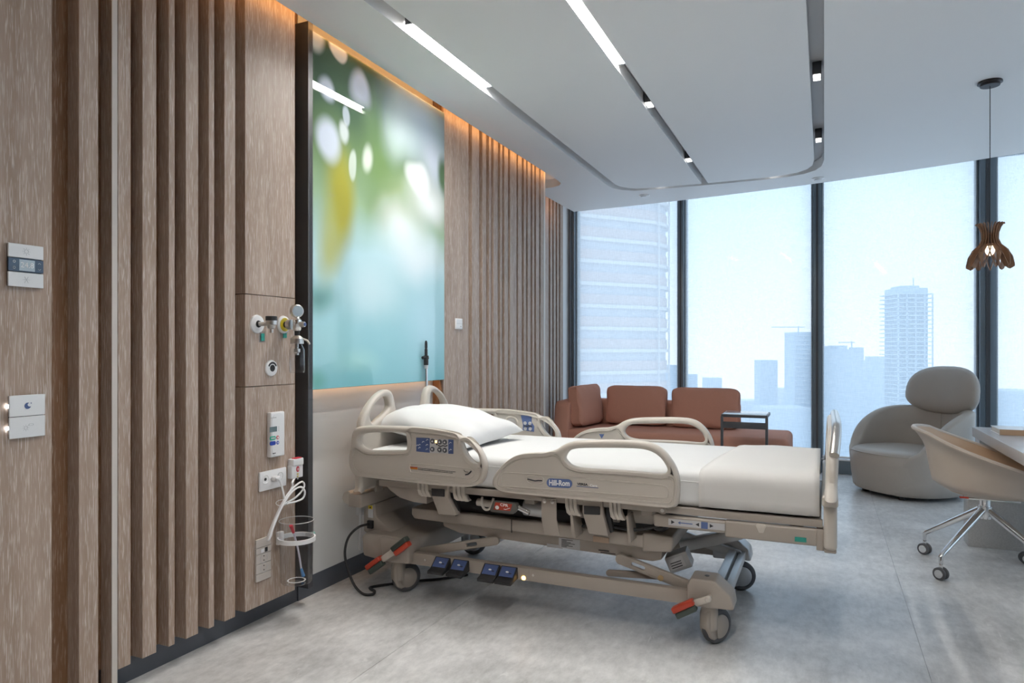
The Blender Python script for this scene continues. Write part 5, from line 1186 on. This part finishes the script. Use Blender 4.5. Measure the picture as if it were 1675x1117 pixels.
def ring_mark(y, z, r, rays, m_, par, xs=XS):
    MB().tube([(xs, y + r * math.cos(a), z + r * math.sin(a)) for a in (2 * PI * k / 14 for k in range(14))], 0.0005, 5, closed=True).build('symbol', m_, par)
    for k in range(rays):
        a = 2 * PI * k / rays; MB().tube([(xs, y + r * 1.4 * math.cos(a), z + r * 1.4 * math.sin(a)), (xs, y + r * 2 * math.cos(a), z + r * 2 * math.sin(a))], 0.0005, 4).build('symbol', m_, par)
SYMG = mat('symbol_grey', (0.42, 0.44, 0.46), 0.4)
ring_mark((ya + yb) / 2, (zt_ + zm1) / 2, 0.006, 8, SYMG, t)
for k in range(3):
    a = PI * k / 3; MB().tube([(XS, (ya + yb) / 2 - 0.011 * math.cos(a), (zb_ + zm2) / 2 - 0.011 * math.sin(a)), (XS, (ya + yb) / 2 + 0.011 * math.cos(a), (zb_ + zm2) / 2 + 0.011 * math.sin(a))], 0.0005, 4).build('symbol', SYMG, t)
for zz in (zc_ + hh * 0.22, zc_ - hh * 0.22):
    ring_mark(ya + dw * 0.16, zz, 0.0035, 0, PRINTW, t)
    s_ = 1 if zz > zc_ else -1
    MB().tube([(XS, ya + dw * 0.83, zz - 0.002 * s_), (XS, ya + dw * 0.87, zz + 0.002 * s_), (XS, ya + dw * 0.91, zz - 0.002 * s_)], 0.0005, 4).build('symbol', PRINTW, t)
t = thing('light_switch', (FX, 1.39, 0.97), 'white glass light switch with a moon symbol below the thermostat', 'light switch')
ya, yb, _, _ = sw_rect([(48, 900), (230, 900), (48, 1000), (230, 1000)])
zt_, zm1, zb_ = (PX(*C6([(138, v)])[0], FX + 0.014)[1] for v in (824, 932, 1040))
MB().box(FX, FX + 0.008, ya + 0.004, yb - 0.004, zb_ + 0.002, zt_ - 0.002).build('back_box', DARKM, t, smooth=False)
for a, b in ((zm1 + 0.0008, zt_), (zb_, zm1 - 0.0008)): 
    MB().box(FX + 0.008, FX + 0.014, ya, yb, a, b).build('key', GLASSW, t, bevel=0.0015, seg=1)
    MB().box(FX + 0.003, FX + 0.007, ya - 0.003, ya + 0.0035, (a + b) / 2 - 0.005, (a + b) / 2 + 0.005).build('guide_lamp', LEDDOT, t)
mo = smooth_loop([(0.004, 0.008), (-0.003, 0.009), (-0.009, 0.004), (-0.010, -0.003), (-0.005, -0.010), (0.003, -0.010), (0.009, -0.004), (0.003, -0.003), (-0.001, 0.001), (0.0, 0.006)])
plate('moon_symbol', [mo], on_x((ya + yb) / 2, (zt_ + zm1) / 2, XS), 0.0008, NAVY, t); ring_mark((ya + yb) / 2 + 0.010, (zt_ + zm1) / 2 + 0.007, 0.0016, 0, NAVY, t)
ring_mark((ya + yb) / 2 - 0.006, (zb_ + zm1) / 2 - 0.003, 0.005, 8, SYMG, t)
MB().tube([(XS, (ya + yb) / 2 + 0.010 + a, (zb_ + zm1) / 2 + 0.006 + b) for a, b in capsule(-0.007, 0.007, -0.003, 0.003, 0.003, 4)], 0.0005, 4, closed=True).build('symbol', SYMG, t)
y, z = yz(749.5, 530)
t = thing('light_switch', (FX, y, z - 0.06), 'small white light switch on the panel right of the picture', 'light switch')
MB().box(FX, FX + 0.010, y - 0.052, y + 0.046, z - 0.036, z + 0.038).build('plate', WPLAST, t, bevel=0.003)
for a in (0, 1): MB().box(FX + 0.010, FX + 0.013, y - 0.044, y + 0.038, z - 0.030 + a * 0.033, z + a * 0.033).build('key', WPLAST, t, bevel=0.0015, seg=1)
MB().box(FX + 0.013, FX + 0.0135, y + 0.005, y + 0.025, z - 0.022, z - 0.012).build('mark', PRINTG, t)

# ------------------------------------------------------------------ sofa
SF, SB, ZS = 6.72, 7.60, 0.45
so = thing('sofa', (1.0, 7.1, 0.0), 'terracotta fabric sofa with an open chaise end below the window', 'sofa')
MB().box(-0.02, 2.115, SF, SB - 0.05, 0.235, ZS).build('seat', TERRA, so, bevel=0.055, seg=4)
MB().box(-0.02, 2.10, SF + 0.015, SB - 0.06, 0.10, 0.245).build('base', TERRA, so, bevel=0.02, seg=2)
MB().box(-0.03, 1.615, SB - 0.16, SB, 0.10, 0.715).build('backrest', TERRA, so, bevel=0.045, seg=4)
ar = [(SF + 0.0, 0.10), (SF - 0.005, 0.40), (SF + 0.05, 0.69), (SF + 0.10, 0.725), (SB - 0.04, 0.735), (SB, 0.70), (SB, 0.10)]
MB().prism(ar, -0.15, 0.02, 'x').build('armrest', TERRA, so, bevel=0.04, seg=4)
MB().tube([(-0.015, SF + 0.004, ZS - 0.055), (2.06, SF + 0.004, ZS - 0.055)], 0.004, 6).build('seam', TERRA, so)
for x, y in ((0.0, SF + 0.08), (2.03, SF + 0.08), (0.0, SB - 0.12), (2.03, SB - 0.12)): MB().cyl((x, y, 0.0), (x, y, 0.11), 0.018, 0.024, 12).build('leg', DARKM, so)
def cushion(name, c, w, h, th, rot, label):
    rows_all = MB(); n_ = 22
    R_ = Euler(rot).to_matrix()
    for sgn in (1, -1):
        rows = []
        for i in range(n_ + 1):
            a = -1 + 2 * i / n_; row = []
            for j in range(n_ + 1):
                b = -1 + 2 * j / n_
                sa = math.copysign(1 - (1 - abs(a)) ** 1.6, a); sb = math.copysign(1 - (1 - abs(b)) ** 1.6, b)
                ra = (1 - abs(sa) ** 4); rb = (1 - abs(sb) ** 4)
                d = th * (0.52 + 0.48 * (ra * rb) ** 0.5) * sgn * 0.5
                d += 0.006 * math.sin(13 * sa + 7 * sb) * (1 - ra * rb)
                cr_ = (abs(sa) * abs(sb)) ** 5; pinx = 1 - 0.05 * (1 - sb * sb) * abs(sa) ** 4 - 0.10 * cr_; pinz = 1 - 0.045 * (1 - sa * sa) * abs(sb) ** 4 - 0.13 * cr_
                row.append(Vector(c) + R_ @ Vector((w / 2 * sa * pinx, d, h / 2 * sb * pinz)))
            rows.append(row)
        rows_all.grid(rows)
        if sgn == 1: top = rows
        else:
            bot = rows
    ring = lambda rr: [rr[i][0] for i in range(n_)] + [rr[n_][j] for j in range(n_)] + [rr[i][n_] for i in range(n_, 0, -1)] + [rr[0][j] for j in range(n_, 0, -1)]
    ra_, rb_ = ring(top), ring(bot); k = len(ra_)
    rows_all.add(ra_ + rb_, [(i, (i + 1) % k, (i + 1) % k + k, i + k) for i in range(k)])
    cz = min(p[2] for p in rows_all.v)
    t_ = thing(name, (c[0], c[1], cz), label, 'cushion', 'back cushions of the sofa')
    rows_all.build('cover', TERRA, t_, subsurf=1)
    for rg in (ra_, rb_): MB().tube([tuple(p) for p in rg], 0.0045, 6, closed=True).build('piping', TERRA, t_)
cushion('sofa_cushion', (0.085, 7.10, 0.672), 0.62, 0.43, 0.17, (math.radians(-8), 0, math.radians(84)), 'terracotta cushion leaning on the sofa arm beside the slatted wall')
cushion('sofa_cushion', (0.565, 7.36, 0.662), 0.66, 0.42, 0.17, (math.radians(-10), 0, 0), 'terracotta back cushion in the middle of the sofa')
cushion('sofa_cushion', (1.285, 7.36, 0.655), 0.70, 0.42, 0.17, (math.radians(-10), 0, 0), 'terracotta back cushion at the right, behind the side table')
# side table
TX0, TX1, TY0, TY1, TZ = 1.605, 1.955, 6.20, 6.56, 0.705
t = thing('side_table', (1.78, 6.38, 0.0), 'slim dark metal side table in front of the sofa end', 'side table')
MB().box(TX0, TX1, TY0, TY1, TZ - 0.012, TZ).build('tabletop', mat('table_glass', (0.45, 0.50, 0.55), 0.08), t, bevel=0.002)
fm = DARKM
MB().box(TX0 - 0.012, TX0, TY0 - 0.005, TY1, TZ - 0.026, TZ - 0.002).build('edge_bar', fm, t, bevel=0.002); MB().box(TX1, TX1 + 0.012, TY0 - 0.005, TY1, TZ - 0.026, TZ - 0.002).build('edge_bar', fm, t, bevel=0.002)
MB().box(TX0, TX1, TY0 - 0.005, TY0 + 0.008, TZ - 0.026, TZ - 0.002).build('edge_bar', fm, t, bevel=0.002)
for x in (TX0 - 0.006, TX1 + 0.006): 
    MB().box(x - 0.011, x + 0.011, TY0 - 0.006, TY0 + 0.016, 0.0, TZ - 0.02).build('leg', fm, t, bevel=0.003)
    MB().box(x - 0.011, x + 0.011, TY0 + 0.016, TY1 - 0.02, 0.0, 0.018).build('runner', fm, t, bevel=0.003)
MB().box(TX0 + 0.003, TX1 - 0.003, TY0 - 0.002, TY0 + 0.010, 0.585, 0.640).build('cross_panel', fm, t, bevel=0.002)

# ------------------------------------------------------------------ round armchair
AC = Vector((3.075, 6.98, 0)); AB = math.radians(50)            # back direction, measured from +y towards +x
bd = Vector((math.sin(AB), math.cos(AB), 0)); sd = Vector((bd.y, -bd.x, 0))
ach = thing('round_armchair', (AC.x, AC.y, 0.0), 'taupe leather tub armchair with a large rounded headrest by the window', 'armchair')
def apt(fw, side, z): return AC + bd * fw + sd * side + Vector((0, 0, z))
# seat drum
rows = []
prof = [(0.0, 0.035), (0.34, 0.035), (0.375, 0.045), (0.388, 0.08), (0.405, 0.18), (0.412, 0.28), (0.408, 0.345), (0.392, 0.378), (0.36, 0.396), (0.28, 0.405), (0.15, 0.409), (0.0, 0.41)]
for i in range(48):
    t_ = 2 * PI * i / 48; ct, st = math.cos(t_), math.sin(t_)
    q = (abs(ct) ** 2.5 + abs(st) ** 2.5) ** (-1 / 2.5)
    rows.append([apt(r * q * ct * 0.98 - 0.03, r * q * st * 1.02, z) for r, z in prof])
MB().grid(rows, True).build('seat', TAUPE, ach)
rows = []
for i in range(48):
    t_ = 2 * PI * i / 48; ct, st = math.cos(t_), math.sin(t_); q = (abs(ct) ** 2.5 + abs(st) ** 2.5) ** (-1 / 2.5)
    rows.append(apt(0.402 * q * ct * 0.98 - 0.03, 0.402 * q * st * 1.02, 0.367))
MB().tube([tuple(p) for p in rows], 0.004, 6, closed=True).build('seat_piping', TAUPE, ach)
# tub shell
def rim(a):                      # rim height over the angle from the back
    q = abs(a)
    if q < 48: return 0.745
    if q < 128: s_ = (q - 48) / 80; return 0.745 - (0.745 - 0.40) * (0.35 * s_ ** 1.5 + 0.65 * s_ ** 3)
    s_ = min(1, (q - 128) / 30); return 0.40 - 0.37 * s_ * s_
rows = []
n_ = 64; A_MAX = 150
for i in range(n_ + 1):
    a = -A_MAX + 2 * A_MAX * i / n_; ar_ = math.radians(a); ct, st = math.cos(ar_), math.sin(ar_)
    q = (abs(ct) ** 2.4 + abs(st) ** 2.4) ** (-1 / 2.4); h = max(rim(a), 0.06)
    th = 0.085 if abs(a) < 120 else max(0.02, 0.085 * (1 - (abs(a) - 120) / 36))
    row = []
    ro = lambda z: 0.405 + 0.04 * min(1, z / 0.4) + 0.035 * max(0, z - 0.4)
    for z in (0.035, 0.06, 0.2 * h / 0.745 + 0.03, 0.5 * h, 0.8 * h, h - 0.03):
        r_ = ro(z) - (0.03 if z < 0.05 else 0); row.append(apt(r_ * q * ct * 0.99, r_ * q * st * 1.03, min(z, h)))
    for k in range(1, 6):
        b = PI * k / 6; r_ = ro(h) - th / 2 + th / 2 * math.cos(b); row.append(apt(r_ * q * ct * 0.99, r_ * q * st * 1.03, h - 0.03 + 0.03 * math.sin(b)))
    for z in (h - 0.03, 0.8 * h, 0.5 * h, 0.04):
        r_ = ro(z) - th; row.append(apt(r_ * q * ct * 0.99, r_ * q * st * 1.03, z))
    rows.append(row)
g = MB().grid(rows); k = len(rows[0])
g.add(rows[0], [tuple(range(k))]); g.add(rows[-1], [tuple(range(k))])
g.build('backrest_shell', TAUPE, ach, angle=60)
MB().tube([tuple(apt(0.355, 0.0, z) - bd * 0.0) for z in (0.42, 0.55, 0.70)], 0.003, 5).build('back_seam', TAUPE, ach)
def hd(q):
    x, y, z = q
    if z < 0: z *= 0.62
    return (x, y + 0.10 * (x / 0.33) ** 2 * -0.5, z)
MB().superell((AC + bd * 0.395 + sd * 0.012 + Vector((0, 0, 0.850))), (0.365, 0.092, 0.262), 0.80, 0.85, (math.radians(-8), 0, -AB), 40, 24, hd).build('headrest', TAUPE, ach)
for fw, s_ in ((-0.27, -0.2), (-0.27, 0.2), (0.27, -0.2), (0.27, 0.2)): p_ = apt(fw, s_, 0); MB().cyl((p_.x, p_.y, 0), (p_.x, p_.y, 0.04), 0.03, n=14).build('foot', BLACK, ach)

# ------------------------------------------------------------------ desk, book, chair
DX, DY0, DY1, DZ = 3.285, 1.75, 5.40, 0.75
dk = thing('desk', (3.75, 3.6, 0.0), 'white quartz desk with a thick top on a terrazzo panel', 'desk')
MB().box(DX, DX + 0.95, DY0, DY1, DZ - 0.062, DZ).build('top', STONE, dk, bevel=0.003)
MB().box(3.238, 3.238 + 0.95, 5.245, 5.40, 0.0, DZ - 0.3).build('leg_panel', TERRAZZO, dk, bevel=0.003)
MB().box(3.30, 3.30 + 0.90, 5.25, 5.39, DZ - 0.3, DZ - 0.062).build('leg_neck', TERRAZZO, dk, bevel=0.003)
MB().box(3.40, 4.15, DY0 + 0.05, DY0 + 0.20, 0.0, DZ - 0.062).build('leg_panel', TERRAZZO, dk, bevel=0.003)
bx0, by0 = GZ(1630, 714.5, DZ); 
bk = thing('book', (bx0 + 0.15, by0 + 0.1, DZ), 'white hardback book with tan page edge lying on the desk', 'book')
bx0, by0, by1 = 3.345, 4.93, 5.17; bk.location = (bx0 + 0.15, (by0 + by1) / 2, DZ); WLOC[bk.name] = tuple(bk.location)
MB().box(bx0, bx0 + 0.31, by0, by1, DZ + 0.0005, DZ + 0.004).build('back_cover', WPLAST, bk, bevel=0.0008, seg=1)
MB().box(bx0, bx0 + 0.31, by0, by1, DZ + 0.031, DZ + 0.0345).build('front_cover', WPLAST, bk, bevel=0.0008, seg=1)
MB().box(bx0 + 0.004, bx0 + 0.305, by0 + 0.003, by1 - 0.004, DZ + 0.004, DZ + 0.031).build('pages', mat('paper', (0.70, 0.66, 0.60), 0.8, var=0.05), bk)
MB().box(bx0 + 0.001, bx0 + 0.31, by0 - 0.002, by0 + 0.002, DZ + 0.001, DZ + 0.034).build('spine', TAN, bk)
text('spine_lettering', 'CLASSIC', 0.015, lambda a, b, c: (bx0 + 0.165 + a, by0 - 0.0025 - c, DZ + 0.017 + b), INK, bk)
# swivel chair
CC = Vector((3.23, 4.69, 0)); CF = math.radians(-6)
ch = thing('swivel_chair', (CC.x, CC.y, 0.0), 'cream leather bucket chair on a chrome four star base at the desk', 'office chair')
f_ = Vector((math.cos(CF), math.sin(CF), 0)); s__ = Vector((-f_.y, f_.x, 0))
def cpt(fw, side, z): return CC + f_ * fw + s__ * side + Vector((0, 0, z))
# shell: angle 0 = back; radius and rim height over the angle
def crim(a):
    q = abs(a)
    if q < 40: return 0.800 - 0.02 * (q / 40) ** 2
    if q < 130: s_ = (q - 40) / 90; return 0.780 - 0.20 * s_
    s_ = (q - 130) / 50; return 0.58 - 0.14 * min(1, s_) ** 0.7
rows = []; inner_rows = []
n_ = 72
def shell_row(a, off):
    ar_ = math.radians(a); ct, st = math.cos(ar_), math.sin(ar_); h = crim(a); row = []
    m_ = 14
    for j in range(m_ + 1):
        s_ = j / m_
        z = 0.425 + (h - 0.425) * s_ ** 1.5
        rr = (0.05 + 0.20 * min(1, s_ / 0.35) ** 0.6 + 0.075 * max(0, s_ - 0.25) + 0.055 * max(0, (s_ - 0.75) / 0.25) ** 2)
        rx_, ry_ = rr * 1.0, rr * 1.02
        if s_ > 0: rx_ -= off; ry_ -= off
        row.append(cpt(-rx_ * ct * 1.0 + 0.0, ry_ * st, z + (off * 0.9 if s_ < 0.4 else off * 0.2 * (1 - s_))))
    return row
for i in range(n_): rows.append(shell_row(-180 + 360 * i / n_, 0.0)); inner_rows.append(shell_row(-180 + 360 * i / n_, 0.022))
g = MB().grid(rows, True)
g.build('outer_shell', CREAM, ch, angle=70)
MB().grid(inner_rows, True).build('inner_shell', TAN, ch, angle=70)
k = len(rows[0]) - 1
MB().tube([tuple((rows[i][k] + inner_rows[i][k]) / 2) for i in range(n_)], 0.0125, 8, closed=True).build('rim', CREAM, ch)
MB().superell(tuple(cpt(0.02, 0, 0.475)), (0.21, 0.21, 0.035), 0.5, 0.9).build('seat_pad', TAN, ch)
MB().box(CC.x - 0.10, CC.x + 0.16, CC.y - 0.05, CC.y + 0.05, 0.408, 0.424).build('seat_plate', CHROME, ch, bevel=0.004)
MB().cyl((CC.x, CC.y, 0.335), (CC.x, CC.y, 0.41), 0.028, n=20).build('column', CHROME, ch)
MB().lathe([(0, 0.30), (0.03, 0.30), (0.038, 0.33), (0.036, 0.372), (0, 0.375)], (CC.x, CC.y, 0), 20).build('hub', CHROME, ch)
MB().box(CC.x - 0.16, CC.x - 0.12, CC.y - 0.265, CC.y - 0.245, 0.452, 0.459).build('red_tag', RED, ch)
for k in range(4):
    a = math.radians(135 + 2 + 90 * k); d = Vector((math.cos(a), math.sin(a), 0)); tip = CC + d * 0.365
    MB().tube([tuple(CC + d * 0.02 + Vector((0, 0, 0.350))), tuple(CC + d * 0.20 + Vector((0, 0, 0.235))), tuple(CC + d * 0.345 + Vector((0, 0, 0.142))), tuple(tip + Vector((0, 0, 0.125))), tuple(tip + Vector((0, 0, 0.085)))], [0.021, 0.018, 0.014, 0.012, 0.010], 12).build('leg', CHROME, ch)
    w_ = bpy.data.objects.new('caster', None); w_.empty_display_size = 0.03; place(w_, ch, (tip.x, tip.y, 0))
    ax = Vector((math.cos(a + 0.9 + k), math.sin(a + 0.9 + k), 0)) if k not in (0, 1) else Vector((-0.62, -0.78, 0))
    cc_ = tip + Vector((0, 0, 0.034))
    for s_ in (-1, 1):
        MB().lathe([(0, -0.009), (0.028, -0.009), (0.034, -0.006), (0.034, 0.006), (0.028, 0.009), (0, 0.009)], cc_ + ax * 0.014 * s_, 28, ax).build('wheel', TYRE, w_)
        MB().lathe([(0, 0.0005), (0.022, 0.0005), (0.0235, -0.002), (0, -0.002)], cc_ + ax * (0.0240 * s_), 24, ax * s_).build('wheel_cap', CHROME, w_)
    MB().box(tip.x - 0.009, tip.x + 0.009, tip.y - 0.009, tip.y + 0.009, 0.05, 0.09).build('fork', CHROME, w_, bevel=0.003)

# ------------------------------------------------------------------ pendant lamp
PCX, PCY = 3.285, 4.86
pn = thing('pendant_lamp', (PCX, PCY, 1.73), 'small pendant lamp of curved walnut ribs hanging over the desk', 'pendant lamp')
MB().lathe([(0, 0), (0.062, 0), (0.064, -0.010), (0.060, -0.012), (0.050, -0.014), (0.050, -0.026), (0, -0.027)], (PCX, PCY, ZC), 28).build('canopy', mat('bronze', (0.06, 0.05, 0.05), 0.4, metal=0.5), pn)
MB().cyl((PCX, PCY, 1.90), (PCX, PCY, ZC - 0.02), 0.0022, n=8).build('cord', BLACK, pn)
MB().cyl((PCX, PCY, 1.86), (PCX, PCY, 1.93), 0.020, n=16).build('socket', DARKM, pn)
MB().superell((PCX, PCY, 1.835), (0.024, 0.024, 0.032)).build('bulb', LAMPGLOW, pn)
for zz, rr in ((1.868, 0.048), (1.93, 0.030)): MB().lathe([(rr - 0.022, -0.002), (rr, -0.002), (rr, 0.002), (rr - 0.022, 0.002), (rr - 0.022, -0.002)], (PCX, PCY, zz), 24).build('ring', PETALW, pn)
outer_r = [(0.074, 1.985), (0.066, 1.985), (0.054, 1.965), (0.045, 1.935), (0.043, 1.90), (0.056, 1.868), (0.088, 1.838), (0.110, 1.795), (0.119, 1.748), (0.119, 1.735)]
inner_r = [(0.106, 1.726), (0.092, 1.733), (0.080, 1.775), (0.060, 1.815), (0.038, 1.850), (0.026, 1.885), (0.026, 1.93), (0.036, 1.963), (0.052, 1.988), (0.072, 1.992)]
ribp = outer_r + inner_r
for k in range(22):
    a = 2 * PI * k / 22 + 0.1; lean = (0.42 if k % 2 else -0.42)
    vs = []
    for s_ in (-0.002, 0.002):
        for r_, z in ribp:
            sw = lean * max(0, (1.868 - z) / 0.14)       # lower halves lean sideways so that they cross
            d = Vector((math.cos(a + sw), math.sin(a + sw), 0)); tn = Vector((-d.y, d.x, 0))
            p_ = Vector((PCX, PCY, z)) + d * r_ + tn * s_; vs.append(tuple(p_))
    n_ = len(ribp); MB().add(vs, [(i, i + 1, n_ - 2 - i, n_ - 1 - i) for i in range(n_ // 2 - 1)] + [(2 * n_ - 1 - i, 2 * n_ - 2 - i, n_ + i + 1, n_ + i) for i in range(n_ // 2 - 1)] + [(i, (i + 1) % n_, (i + 1) % n_ + n_, i + n_) for i in range(n_)]).build('rib', PETALW, pn, smooth=False)
